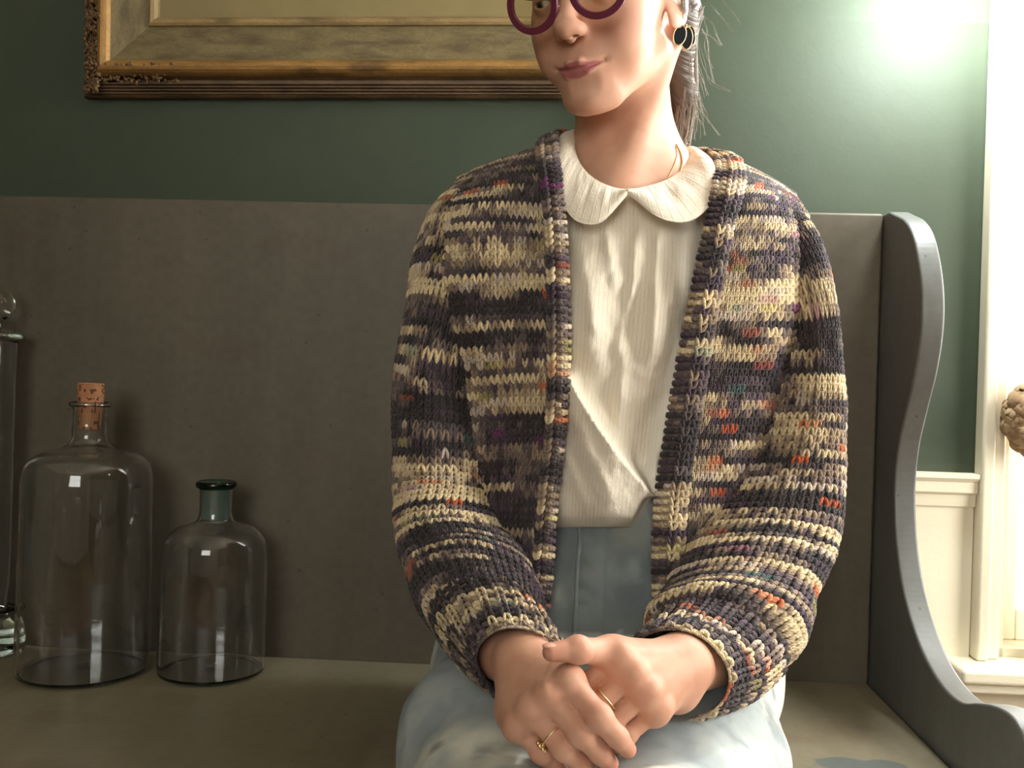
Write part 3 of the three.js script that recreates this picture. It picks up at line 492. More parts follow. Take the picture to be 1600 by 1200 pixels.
// eyes, nails
for (const s of [-1, 1]) { const e = hw(31 * s, 24.5, 75.8), g = new THREE.SphereGeometry(0.0124, 24, 18), cs = new Float32Array(g.attributes.position.count * 3), fw = V(-0.25, -0.15, 1).normalize(); for (let i = 0; i < cs.length / 3; i++) { const p = V().fromBufferAttribute(g.attributes.position, i).normalize(), a = p.dot(fw); const c = a > 0.97 ? rgb(20, 16, 14) : a > 0.9 ? rgb(88, 70, 50) : rgb(232, 226, 218); cs.set(c, i * 3); } g.setAttribute('color', new THREE.BufferAttribute(cs, 3)); g.applyMatrix4(new THREE.Matrix4().extractRotation(headM)); mesh('eye', local(g.translate(e.x, e.y, e.z), person), std({ vertexColors: true, roughness: 0.1 }), person); }
const nailM = phys({ color: new THREE.Color().setRGB(...rgb(222, 168, 144)), roughness: 0.35, clearcoat: 0.3 });
function nail(f, back, r, F2) { const n = f.length, a = f[n - 2], b = f[n - 1], dir = b.clone().sub(a).normalize(), up = back.clone().addScaledVector(dir, -back.dot(dir)).normalize(), side = up.clone().cross(dir); const g = new THREE.SphereGeometry(1, 16, 12).scale(r * 0.72, r * 0.3, r * 0.95); g.applyMatrix4(new THREE.Matrix4().makeBasis(side, up, dir)); const c = b.clone().addScaledVector(up, r * 0.70).addScaledVector(dir, r * 0.12); mesh('fingernail', local(g.translate(c.x, c.y, c.z), person), nailM, person); }
nail(leftHand.thumb, V(-0.1, 0.95, 0.0), 0.0070);

// --- hair: swept back cap, low gathered tail, loose strands
const hairTex = tex(256, 256, (u, v) => 0.5 + 0.5 * (pfbm(u, v, 60, 3, 4, 4) - 0.5) * 2, false);
const hairM = phys({ color: 0x54483e, roughness: 0.42, bumpMap: hairTex, bumpScale: 0.002, sheen: 0.4, sheenColor: new THREE.Color(0xcfc6b8), sheenRoughness: 0.4 });
{
  const tail = [hw(34, -8, -92), hw(26, -34, -92), at(1068, 150, 1.125), at(1062, 205, 1.125)], rr = [0.030, 0.026, 0.014, 0.005];
  const hairF = (x, y, z) => {
    hp.set(x, y, z).applyMatrix4(headI); const hx = hp.x * 1000, hy = hp.y * 1000, hz = hp.z * 1000, ax = Math.abs(hx);
    let d = ell(hx, hy - 38, hz + 6, 76, 87, 97) + Math.sin((hy * 0.6 + hz * 0.9) * 0.35 + ax * 0.2) * 0.5;
    const line = hz - (46 + (hy - 60) * 0.35), low = -(hy + 6 + (hz + 10) * 0.30);      // hairline over the brow, edge behind the ears
    const side = hz < 8 ? -1 : 40 - Math.max(hy - 24, 0) * 1.4 > 0 && hy < 62 ? hz - 8 : -1;
    d = Math.max(d, line, side, hz > -26 ? -(hy - 30) : low - 6);
    d /= 1000;
    let t = 1; for (let i = 0; i < 3; i++) t = smin(t, capP(x, y, z, tail[i], tail[i + 1], rr[i], rr[i + 1]), 0.012);
    return smin(d, t, 0.012);
  };
  const b = boxOf([hw(-90, 140, -120), hw(90, 140, 110), hw(-90, 0, -120), hw(90, 0, 110), ...tail, hw(90, 140, -120), hw(-90, 140, 110)], 0.03);
  const g = netMesh(hairF, b.min, b.max, 0.003); const p = g.attributes.position, uv = new Float32Array(p.count * 2);
  for (let i = 0; i < p.count; i++) { hp.set(p.getX(i), p.getY(i), p.getZ(i)).applyMatrix4(headI); uv[2 * i] = hp.x * 6 + hp.y * 5; uv[2 * i + 1] = hp.z * 3; }
  g.setAttribute('uv', new THREE.BufferAttribute(uv, 2));
  mesh('hair', local(g, person), hairM, person);
  const r = rng(5), st = [];
  const strand = (pts, rad) => st.push(tube(pts, rad, 14, 4));
  for (let i = 0; i < 260; i++) {                       // the surface of the tail
    const a = r() * 6.28, k = 0.9 + r() * 0.22, x0 = [0, 1, 2, 3].map((j) => tail[j].clone().add(V(Math.cos(a + j * 0.35) * rr[j] * k, (r() - 0.5) * 0.006, Math.sin(a + j * 0.35) * rr[j] * k)));
    x0[3].add(V((r() - 0.4) * 0.014, -r() * 0.02, (r() - 0.5) * 0.012)); strand(x0, 0.0004 + r() * 0.0003);
  }
  const wisps = [[[1096, 45], [1104, 62], [1108, 95], [1116, 130]], [[1098, 25], [1112, 36], [1120, 55], [1126, 72]], [[1090, 60], [1100, 100], [1110, 128], [1140, 143]], [[1078, 118], [1091, 150], [1096, 172], [1125, 212]], [[1076, 120], [1083, 140], [1088, 165], [1088, 188], [1083, 218]], [[1070, 135], [1070, 165], [1072, 172]], [[1066, 190], [1074, 205], [1072, 218], [1078, 228]], [[1082, 145], [1088, 180], [1098, 195], [1101, 212]], [[1102, 0], [1115, 14], [1130, 28], [1145, 50]], [[1130, 0], [1145, 20], [1158, 38]], [[1097, 50], [1110, 56], [1125, 70]], [[1085, 85], [1097, 118], [1106, 150]], [[1100, 30], [1104, 50], [1101, 66], [1106, 88], [1114, 108]]];
  for (const w of wisps) { const n = 2 + (r() < 0.6 ? 1 : 0); for (let k = 0; k < n; k++) strand(w.map(([x, y], i) => at(x + (r() - 0.5) * 3 * (i ? 1.6 : 1), y + (r() - 0.5) * 3, 1.10 + (r() - 0.5) * 0.02)), 0.00014 + r() * 0.0001); }
  for (let i = 0; i < 60; i++) { const x = 1062 + r() * 26, y = 95 + r() * 60, dx = r() * 26 - 6, L = 25 + r() * 55; strand([at(x, y, 1.115 + r() * 0.02), at(x + dx * 0.4, y + L * 0.35, 1.11), at(x + dx * 0.7 + r() * 5, y + L * 0.7, 1.115), at(x + dx, y + L, 1.12)], 0.0002); }
  for (let i = 0; i < 26; i++) { const z0 = 5 + r() * 10; strand([hw(62 + r() * 4, 48 + r() * 10, 22 + r() * 14), hw(71 + r() * 3, 34 + r() * 6, z0), hw(75 + r() * 4, 14 + r() * 8, -4 + r() * 8), hw(74 + r() * 3, -8 - r() * 10, -6 - r() * 8)], 0.0003); }
  const s = mesh('loose_strands', local(mergeGeometries(st), person), std({ color: 0x8a7e70, roughness: 0.35 }), person); s.userData.kind = 'stuff';
}

// --- jeans
const waist = at(945, 890, 1.085);
function jeansSDF(x, y, z) {
  let d = ell(x - hipC.x, (y - hipC.y), z - hipC.z, 0.168, 0.145, 0.122);
  { const t = clamp((y - 0.52) / 0.20), rx = mix(0.150, 0.128, t), rz = mix(0.112, 0.098, t), dx = (x - waist.x) / rx, dz = (z - waist.z) / rz, q = Math.hypot(dx, dz); const w = Math.max((q - 1) * Math.min(rx, rz), y - 0.735, 0.47 - y); d = smin(d, w, 0.05); }
  const th = (a, b, r0, r1) => { const vx = b.x - a.x, vy = b.y - a.y, vz = b.z - a.z, L = vx * vx + vy * vy + vz * vz; let t = clamp(((x - a.x) * vx + (y - a.y) * vy + (z - a.z) * vz) / L); const r = mix(r0, r1, t); return (Math.hypot((x - a.x - t * vx), (y - a.y - t * vy) * 1.12, z - a.z - t * vz) - r); };
  d = smin(d, th(at(822, 1066, 1.06), at(778, 1160, 0.93), 0.098, 0.088), 0.05); d = smin(d, th(at(1066, 1072, 1.06), at(1066, 1170, 0.93), 0.098, 0.088), 0.05);
  d = smin(d, th(at(778, 1160, 0.93), at(800, 1382, 0.72), 0.088, 0.080), 0.03); d = smin(d, th(at(1066, 1170, 0.93), at(1032, 1388, 0.72), 0.088, 0.080), 0.03);
  d = smin(d, th(at(800, 1382, 0.72), kneeR, 0.080, 0.066), 0.03); d = smin(d, th(at(1032, 1388, 0.72), kneeL, 0.080, 0.066), 0.03);
  d = smin(d, capP(x, y, z, kneeR, ankR, 0.066, 0.062), 0.02); d = smin(d, capP(x, y, z, kneeL, ankL, 0.066, 0.062), 0.02);
  return d;
}
const fold = (x, y, z) => (fbm(x * 9 + y * 4, y * 13, z * 11, 3) - 0.5) * 0.016 + (fbm(x * 34, y * 30 + z * 18, z * 30, 2) - 0.5) * 0.0035;
const jeansF = (x, y, z) => { let d = jeansSDF(x, y, z); if (d < 0.03 && d > -0.03) d += fold(x, y, z) * sstep(0.03, 0.012, Math.abs(d)); return y < 0.58 && z < ZB + 0.5 ? smax(d, SEAT + 0.001 - y, 0.012) : Math.max(d, 0.09 - y); };
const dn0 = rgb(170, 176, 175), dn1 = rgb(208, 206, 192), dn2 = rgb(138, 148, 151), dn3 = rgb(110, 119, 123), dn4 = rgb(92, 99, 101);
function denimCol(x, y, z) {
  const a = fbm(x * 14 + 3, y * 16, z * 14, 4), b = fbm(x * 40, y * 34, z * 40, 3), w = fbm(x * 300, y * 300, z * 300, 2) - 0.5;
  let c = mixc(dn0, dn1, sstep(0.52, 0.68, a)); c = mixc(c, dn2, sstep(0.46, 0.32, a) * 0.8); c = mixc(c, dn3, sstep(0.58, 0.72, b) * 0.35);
  const up = sstep(0.30, 0.55, b * 0.6 + a * 0.4 + (y > 0.585 ? 0.12 : -0.25)); c = mixc(c, dn4, up * 0.75); return c.map((v) => v * (1 + w * 0.12)); }  // upper front: shade of torso and hands painted into the colour, with patchy dye
const weave = tex(128, 128, (u, v) => { const t = (u * 32 + v * 32) % 2; return 0.5 + 0.3 * Math.sin(t * Math.PI) + 0.2 * pnoise(u, v, 32, 32, 3); }, false, [26, 26]);
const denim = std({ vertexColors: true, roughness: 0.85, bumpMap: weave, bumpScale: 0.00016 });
const jeans = new THREE.Group(); jeans.name = 'jeans'; person.add(jeans);
{
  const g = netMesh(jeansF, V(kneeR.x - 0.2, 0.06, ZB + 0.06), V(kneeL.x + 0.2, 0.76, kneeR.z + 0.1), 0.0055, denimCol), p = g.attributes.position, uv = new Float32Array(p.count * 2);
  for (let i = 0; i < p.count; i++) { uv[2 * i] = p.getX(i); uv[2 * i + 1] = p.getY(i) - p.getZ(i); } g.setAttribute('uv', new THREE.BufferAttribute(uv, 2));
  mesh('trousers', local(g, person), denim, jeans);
  const on = (px, py, off) => { const h = march(jeansF, px, py, 0.6, 1.3); return snap(jeansF, h, off); };
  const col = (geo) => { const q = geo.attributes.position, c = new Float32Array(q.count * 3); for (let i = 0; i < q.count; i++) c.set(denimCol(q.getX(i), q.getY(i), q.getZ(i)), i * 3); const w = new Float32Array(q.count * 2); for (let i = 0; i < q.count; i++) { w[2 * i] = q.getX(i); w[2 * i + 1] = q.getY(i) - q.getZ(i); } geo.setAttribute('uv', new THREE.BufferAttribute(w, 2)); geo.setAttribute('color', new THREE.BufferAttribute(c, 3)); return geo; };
  const lineX = (y) => 906 - 4 * sstep(840, 900, y) - 5 * sstep(900, 1010, y), ys = [...Array(24).keys()].map((i) => 806 + i * 9);
  mesh('fly_seam', local(col(tube(ys.map((y) => on(lineX(y), y, 0.0018)), 0.0024, 60, 7)), person), denim, jeans);
  const rows = ys.map((y, j) => [...Array(9).keys()].map((i) => on(mix(lineX(y) + 2, lineX(y) + 42, i / 8), y, 0.0008 + 0.0014 * Math.sin(Math.min(i / 8 * 3, 1) * 1.57) * (1 - 0.8 * (i === 8)) + 0.0016 * Math.sin(j * 1.7 + noise(j * 0.8) * 4) * Math.max(0, 1 - i / 4))));
  mesh('fly_placket', local(col(slab(rows, 8, ys.length - 1, 0.002)), person), denim, jeans);
}

// --- blouse: a loft round the torso, rows from the hem up, columns from her right side round the front
const blouse = new THREE.Group(); blouse.name = 'blouse'; person.add(blouse);
const puck = tex(512, 512, (u, v) => { const s = Math.abs(((u * 10) % 1) - 0.5) * 2, stripe = sstep(0.82, 0.95, s), gaps = 0.5 + 0.5 * Math.sin(v * 2 * Math.PI * 34 + Math.floor(u * 10) * 2.4); return 0.42 + 0.4 * stripe * (0.4 + 0.6 * gaps) + 0.3 * (1 - stripe) * (pfbm(u, v, 30, 60, 7, 3) - 0.3) + 0.08 * pnoise(u, v, 170, 170, 2); }, false, [8, 8]);
const cotton = phys({ color: new THREE.Color().setRGB(...rgb(232, 220, 200)), roughness: 0.85, bumpMap: puck, bumpScale: 0.0011, sheen: 0.2, sheenColor: new THREE.Color(0xffffff), sheenRoughness: 0.8 });
{
  // px of right side, centre and left side; depth at side, mid and centre, then back depth
  const R = [[294, 872, 985, 1112, 1.04, 1.004, 0.992, 1.16], [345, 850, 985, 1130, 1.03, 0.984, 0.985, 1.18], [400, 835, 985, 1135, 1.03, 0.972, 0.972, 1.19], [470, 825, 980, 1130, 1.03, 0.952, 0.962, 1.19], [540, 825, 975, 1120, 1.03, 0.947, 0.957, 1.19], [610, 825, 965, 1108, 1.03, 0.955, 0.955, 1.19], [690, 822, 958, 1098, 1.03, 0.965, 0.955, 1.18], [750, 818, 952, 1090, 1.03, 0.968, 0.955, 1.18], [795, 816, 948, 1086, 1.03, 0.972, 0.960, 1.18], [816, 818, 946, 1086, 1.035, 0.980, 0.970, 1.18], [824, 822, 946, 1084, 1.045, 0.990, 0.982, 1.18], [815, 826, 946, 1080, 1.05, 0.998, 0.993, 1.17]];
  const ctrl = R.map(([y, a, c, b, ds, dm, dc, db]) => [[a, y, ds], [mix(a, c, 0.30), y, mix(dm, ds, 0.33)], [mix(a, c, 0.62), y, dm], [c, y, dc], [mix(b, c, 0.62), y, dm], [mix(b, c, 0.30), y, mix(dm, ds, 0.33)], [b, y, ds], [mix(a, b, 0.9), y, mix(ds, db, 0.75)], [mix(a, b, 0.5), y, db], [mix(a, b, 0.1), y, mix(ds, db, 0.75)]]);
  const nu = 240, nv = 220, pts = [], pix = [];
  for (let j = 0; j <= nv; j++) {
    const row = [0, 1, 2, 3, 4, 5, 6, 7, 8, 9].map((k) => crArr(ctrl.map((r) => r[k]), 1 - j / nv)); row.push(row[0]);
    const line = [];
    for (let i = 0; i <= nu; i++) {
      const f = (i / nu) * 10, k = Math.min(9, Math.floor(f)), t = f - k, g = (q) => row[((q % 10) + 10) % 10];
      const p = [0, 1, 2].map((c) => cr(g(k - 1)[c], g(k)[c], g(k + 1)[c], g(k + 2)[c], t));
      let [x, y, d] = p;
      if (f < 6.4) {                                  // folds of the front, in metres towards the viewer
        const fr = sstep(0, 0.8, f) * sstep(6.4, 5.6, f), top = sstep(335, 380, y) * sstep(824, 806, y);
        let h = 0;
        const ax = 880, ay = 575, bx = 1035, by = 788, L = Math.hypot(bx - ax, by - ay), tt = clamp(((x - ax) * (bx - ax) + (y - ay) * (by - ay)) / (L * L), -0.15, 1.15), s = ((x - ax) * (by - ay) - (y - ay) * (bx - ax)) / L + 10 * Math.sin(tt * 3.1);   // positive above and right of the fold
        const along = sstep(-0.12, 0.12, tt) * sstep(1.15, 0.95, tt);
        h += along * (s < 0 ? 0.017 * Math.exp(s / 70) : 0.017 * Math.exp(-s / 5) - 0.006 * Math.exp(-(((s - 28) / 26) ** 2)));
        const ridge = (x0, y0, x1, y1, w, a) => { const l = Math.hypot(x1 - x0, y1 - y0), u = ((x - x0) * (x1 - x0) + (y - y0) * (y1 - y0)) / (l * l), q = ((x - x0) * (y1 - y0) - (y - y0) * (x1 - x0)) / l; h += a * Math.exp(-((q / w) ** 2)) * sstep(-0.25, 0.2, u) * sstep(1.25, 0.8, u); };
        ridge(948, 352, 962, 450, 9, 0.005); ridge(998, 352, 985, 480, 8, 0.005); ridge(1030, 350, 1018, 540, 9, 0.006); ridge(1060, 348, 1052, 470, 9, 0.004); ridge(975, 520, 968, 660, 10, 0.006); ridge(905, 380, 930, 520, 12, 0.004); ridge(990, 440, 960, 560, 7, 0.004);
        ridge(890, 640, 960, 790, 12, 0.004); ridge(1015, 700, 1000, 790, 9, 0.003); ridge(880, 700, 920, 800, 8, 0.003);
        h += (fbm(x / 26, y / 34, 2, 3) - 0.5) * 0.007; h *= fr * top;
        if (y > 770 && x > 985) { const e = sstep(985, 1020, x) * sstep(770, 815, y); y -= e * 34; d += e * 0.006; }   // hem caught up at her left
        d -= h;
      }
      line.push(at(x, y, d)); 
    }
    pts.push(line);
  }
  mesh('blouse_body', local(gridGeo(pts, nu, nv, true, (i, j) => [i / nu * 1.05, j / nv * 0.40]), person), cotton, blouse);
  const lobe = (name, inner, outer, n, m, lift) => {
    const rows = []; for (let j = 0; j <= m; j++) { const row = []; for (let i = 0; i <= n; i++) { const a = crArr(inner, i / n), b = crArr(outer, i / n), t = j / m, p = at(...a.map((v, k) => mix(v, b[k], t))); const e = Math.sin(Math.PI * t) * lift + (fbm(i / n * 9, t * 1.2, lift * 900, 3) - 0.5) * 0.007 * Math.sin(Math.PI * Math.min(1, t * 1.3)); row.push(p.addScaledVector(CAM.clone().sub(p).normalize().addScaledVector(V(0, 1, 0), 0.5).normalize(), e)); } rows.push(row); }
    mesh(name, local(slab(rows, n, m, 0.0026, (i, j) => [i / n * 0.2, j / m * 0.055]), person), cotton, blouse);
  };
  lobe('collar_lobe', [[905, 203, 1.085], [898, 222, 1.05], [901, 243, 1.03], [911, 262, 1.012], [928, 279, 0.998], [952, 291, 0.99], [979, 298, 0.984]], [[872, 214, 1.075], [867, 250, 1.02], [873, 292, 0.99], [883, 325, 0.975], [904, 347, 0.962], [940, 347, 0.956], [981, 304, 0.972]], 72, 20, 0.005);
  lobe('collar_lobe', [[1066, 233, 1.09], [1073, 247, 1.055], [1066, 264, 1.03], [1050, 277, 1.012], [1030, 286, 1.0], [1008, 292, 0.992], [982, 298, 0.983]], [[1092, 234, 1.08], [1113, 252, 1.03], [1119, 280, 1.0], [1108, 322, 0.975], [1075, 346, 0.958], [1030, 340, 0.955], [982, 304, 0.973]], 72, 20, 0.006);
  lobe('collar_stand', [[906, 204, 1.085], [925, 208, 1.13], [985, 214, 1.145], [1045, 226, 1.135], [1067, 233, 1.09]], [[873, 215, 1.075], [895, 228, 1.15], [985, 240, 1.175], [1075, 244, 1.155], [1092, 235, 1.08]], 40, 8, 0.003);
}

// ------------------------------------------------------------------ the cardigan, knitted stitch by stitch
const cardigan = new THREE.Group(); cardigan.name = 'cardigan'; person.add(cardigan);
const PAL = { char: rgb(54, 48, 50), mauve: rgb(108, 94, 92), plum: rgb(78, 60, 76), taupe: rgb(156, 134, 110), cream: rgb(220, 198, 158), pale: rgb(202, 184, 170), orange: rgb(206, 98, 52), teal: rgb(62, 104, 98), magenta: rgb(150, 58, 128), lime: rgb(196, 186, 96), rust: rgb(176, 90, 66) };
function yarn(seed, row, col, n) {
  const p = row * n + (row & 1 ? n - col : col), q = hash(Math.floor(p / 2.6), seed, 7);
  const rowTone = noise(row * 0.66 + seed * 7.3, seed), run = noise(p / 6.5 + seed * 31, 3.3), drift = noise(col / 7, row / 1.8, seed * 3);
  let t = 0.40 * rowTone + 0.36 * run + 0.24 * drift; t = (t - 0.5) * 2.2 + 0.395 + (hash(p, seed) - 0.5) * 0.34;
  let c = t < 0.20 ? PAL.char : t < 0.40 ? mixc(PAL.char, PAL.mauve, (t - 0.2) / 0.2) : t < 0.58 ? mixc(PAL.mauve, PAL.taupe, (t - 0.4) / 0.18) : t < 0.76 ? mixc(PAL.taupe, PAL.cream, (t - 0.58) / 0.18) : PAL.cream;
  const s = noise(p / 4 + 77, seed * 1.7);
  if (t < 0.5 && s > 0.66) c = mixc(c, PAL.plum, 0.6);
  if (t > 0.5 && s < 0.25) c = mixc(c, PAL.pale, 0.7);
  if (q < 0.016) c = mixc(c, PAL.orange, 0.45 + 0.4 * hash(p, 3)); else if (q < 0.024) c = mixc(c, PAL.teal, 0.55); else if (q < 0.033) c = mixc(c, PAL.magenta, 0.4); else if (q < 0.042) c = mixc(c, PAL.lime, 0.35); else if (q < 0.055) c = mixc(c, PAL.rust, 0.5);
  return c;
}
function sampler(pts, nu, nv, closed) {                // dense grid to a point and a normal that face outwards
  const g = gridGeo(pts, nu, nv, closed), p = g.attributes.position, n = g.attributes.normal, W = nu + 1;
  const get = (a, i, j, o) => o.fromBufferAttribute(a, j * W + i), q = [V(), V(), V(), V()];
  const lerp = (a, u, v) => { if (closed) u -= Math.floor(u); const x = clamp(u) * nu, y = clamp(v) * nv, i = Math.min(nu - 1, Math.floor(x)), j = Math.min(nv - 1, Math.floor(y)), s = x - i, t = y - j; get(a, i, j, q[0]); get(a, i + 1, j, q[1]); get(a, i, j + 1, q[2]); get(a, i + 1, j + 1, q[3]); return q[0].clone().lerp(q[1], s).lerp(q[2].clone().lerp(q[3], s), t); };
  return { geo: g, P: (u, v) => lerp(p, u, v), N: (u, v) => lerp(n, u, v).normalize() };
}
class Yarn {
  constructor() { this.p = []; this.n = []; this.c = []; this.u = []; this.i = []; }
  leg(path, r, c) {                                    // path: points with the fabric's normal
    const S = 6, m = path.length, prof = (t) => 0.5 + 0.5 * Math.sin(Math.PI * clamp(t * 1.0)) ** 0.5, base = this.p.length / 3;
    for (let k = 0; k < m; k++) {
      const T = path[Math.min(m - 1, k + 1)].p.clone().sub(path[Math.max(0, k - 1)].p).normalize(), N = path[k].n.clone().addScaledVector(T, -path[k].n.dot(T)).normalize(), B = T.clone().cross(N), rr = r * prof(k / (m - 1)) * (k === 0 || k === m - 1 ? 0.55 : 1);
      for (let s = 0; s <= S; s++) { const a = s / S * Math.PI * 2, ca = Math.cos(a), sa = Math.sin(a); const nx = B.x * ca + N.x * sa, ny = B.y * ca + N.y * sa, nz = B.z * ca + N.z * sa; this.p.push(path[k].p.x + nx * rr, path[k].p.y + ny * rr, path[k].p.z + nz * rr); this.n.push(nx, ny, nz); this.c.push(c[0], c[1], c[2]); this.u.push(s / S, k / (m - 1)); }
    }
    for (let k = 0; k < m - 1; k++) for (let s = 0; s < S; s++) { const a = base + k * (S + 1) + s, b = a + S + 1; this.i.push(a, b + 1, a + 1, a, b, b + 1); }
  }
  geo() { const g = new THREE.BufferGeometry(); for (const [k, a, w] of [['position', this.p, 3], ['normal', this.n, 3], ['color', this.c, 3], ['uv', this.u, 2]]) g.setAttribute(k, new THREE.Float32BufferAttribute(a, w)); g.setIndex(this.i); return g; }
}
const ply = tex(64, 64, (u, v) => 0.5 + 0.5 * Math.sin((u * 3 + v * 4) * 2 * Math.PI) * 0.8 + 0.2 * (pnoise(u, v, 16, 16, 3) - 0.5), false);
const wool = phys({ vertexColors: true, roughness: 0.9, bumpMap: ply, bumpScale: 0.0006, side: THREE.DoubleSide, sheen: 0.35, sheenColor: new THREE.Color(0xf2e8dc), sheenRoughness: 0.6 });
const garment = (name, ...geos) => mesh(name, local(mergeGeometries(geos), person), wool, cardigan);
function knit(S, o) {                            // o: nu, nv stitches, seed, r (metres), kind(col, row) -> 'k' | 'p', lift
  const Y = new Yarn(), cell = (c, r) => [o.u0 + (o.u1 - o.u0) * c / o.nu, o.v0 + (o.v1 - o.v0) * r / o.nv];
  const pt = (c, r, h) => { const [u, v] = cell(c, r), n = S.N(u, v); return { p: S.P(u, v).addScaledVector(n, h), n }; };
  for (let r = 0; r < o.nv; r++) for (let c = 0; c < o.nu; c++) {
    const m = pt(c + 0.5, r + 0.5, 0), see = CAM.clone().sub(m.p).normalize().dot(m.n); if (see < (o.cull ?? -0.35)) continue;
    if (o.mask && !o.mask(c, r, m.p)) continue;
    const kind = o.kind ? o.kind(c, r) : 'k', col = yarn(o.seed, r + (o.row0 ?? 0), c, o.nu), lift = o.lift ? o.lift(c, r) : 0, j1 = (hash(c, r, o.seed) - 0.5), j2 = hash(c + 50, r, o.seed) - 0.5;
    const w = S.P(...cell(c + 1, r + 0.5)).distanceTo(S.P(...cell(c, r + 0.5))), hgt = S.P(...cell(c + 0.5, r + 1)).distanceTo(S.P(...cell(c + 0.5, r))), R = Math.min(0.225 * w, 0.36 * hgt) * (o.fat ?? 1) * (1 + j1 * 0.2);
    if (kind === 'k') for (const s of [-1, 1]) {
      const path = []; for (let k = 0; k < 6; k++) { const t = k / 5, x = c + 0.5 + s * (0.06 + 0.37 * Math.sin(t * 1.57) + 0.05 * j2) + 0.05 * j1, y = r - 0.2 + 1.5 * t + 0.12 * j1; path.push(pt(x, y, lift + R * (-0.2 + 1.5 * Math.sin(Math.PI * (0.12 + 0.76 * t)) * (0.92 + 0.16 * j2)))); }
      Y.leg(path, R, col.map((v) => v * (1 + 0.24 * (hash(c, r, s + 9) - 0.5))));
    } else for (const [y0, sgn] of [[0.18, 1], [0.82, -1]]) {
      const path = []; for (let k = 0; k < 6; k++) { const t = k / 5, x = c - 0.1 + 1.2 * t + 0.12 * j2, y = r + y0 + sgn * (0.34 + 0.2 * j2) * Math.sin(Math.PI * t) + 0.2 * j1 * (t - 0.3); path.push(pt(x, y, lift + R * (-0.1 + (1.2 + 0.5 * j1) * Math.sin(Math.PI * t)))); }
      Y.leg(path, Math.min(0.30 * w, 0.30 * hgt) * 1.05, col.map((v) => v * (1 + 0.2 * (hash(c, r, sgn + 5) - 0.5))));
    }
  }
  if (o.edge) for (let c = 0; c < o.nu; c++) {           // bound-off edge: a chain round the opening
    const w = S.P(...cell(c + 1, o.nv)).distanceTo(S.P(...cell(c, o.nv)));
    for (const s of [-1, 1]) { const path = []; for (let k = 0; k < 6; k++) { const t = k / 5; path.push(pt(c - 0.15 + 1.3 * t, o.nv - 0.18 + s * (0.05 + 0.26 * Math.sin(Math.PI * t)), w * (0.02 + 0.16 * Math.sin(Math.PI * t)))); } Y.leg(path, w * 0.2, yarn(o.seed + 3, 1, c, o.nu).map((v) => v * 0.9)); }
  }
  return Y.geo();
}
function backing(S, pts, nu, nv, o, thick) {     // the fabric under the stitches, in the same yarn colours
  const N = S.geo.attributes.normal, inner = pts.map((row, j) => row.map((p, i) => p.clone().addScaledVector(V().fromBufferAttribute(N, j * (nu + 1) + i), -thick / 2)));
  const g = o.closed ? gridGeo(inner.map((row, j) => j < nv ? row : row.map((p, i) => p.clone().lerp(inner[j - 1][i], 0.9))), nu, nv, true) : slab(inner, nu, nv, thick), uv = g.attributes.uv, c = new Float32Array(uv.count * 3);
  for (let i = 0; i < uv.count; i++) c.set(mixc(PAL.mauve, yarn(o.seed, Math.max(0, Math.floor((uv.getY(i) - o.v0) / (o.v1 - o.v0) * o.nv)) + (o.row0 ?? 0), Math.floor((uv.getX(i) - o.u0) / (o.u1 - o.u0) * o.nu), o.nu), 0.35), i * 3);
  g.setAttribute('color', new THREE.BufferAttribute(c, 3));
  return g;
}
function respace(pts) {                               // rows at even distances along the fabric
  const n = pts.length - 1, m = pts[0].length - 1, cum = [0]; for (let j = 1; j <= n; j++) { let d = 0; for (const i of [0, m >> 2, m >> 1, (3 * m) >> 2]) d += pts[j][i].distanceTo(pts[j - 1][i]); cum.push(cum[j - 1] + d); }
  return pts.map((_, j) => { const s = cum[n] * j / n; let k = 0; while (k < n - 1 && cum[k + 1] < s) k++; const t = clamp((s - cum[k]) / (cum[k + 1] - cum[k] || 1)); return pts[k].map((p, i) => p.clone().lerp(pts[k + 1][i], t)); });
}
// a panel from rows of control points [px, py, depth]
function panel(name, ctrl, o, NU = 60, NV = 120, disp) {
  let pts = [];
  for (let j = 0; j <= NV; j++) { const row = ctrl[0].map((_, k) => crArr(ctrl.map((r) => r[k]), j / NV)), line = []; for (let i = 0; i <= NU; i++) { const a = crArr(row, i / NU); line.push(at(a[0], a[1], a[2] - (disp ? disp(a[0], a[1], i / NU, j / NV) : 0))); } pts.push(line); }
  if (o.flip) pts.forEach((l) => l.reverse());
  pts = respace(pts);
  const S = sampler(pts, NU, NV);
  Object.assign(o, { u0: 0, u1: 1, v0: 0, v1: 1 });
  garment(name, backing(S, pts, NU, NV, o, 0.003), knit(S, o));
}
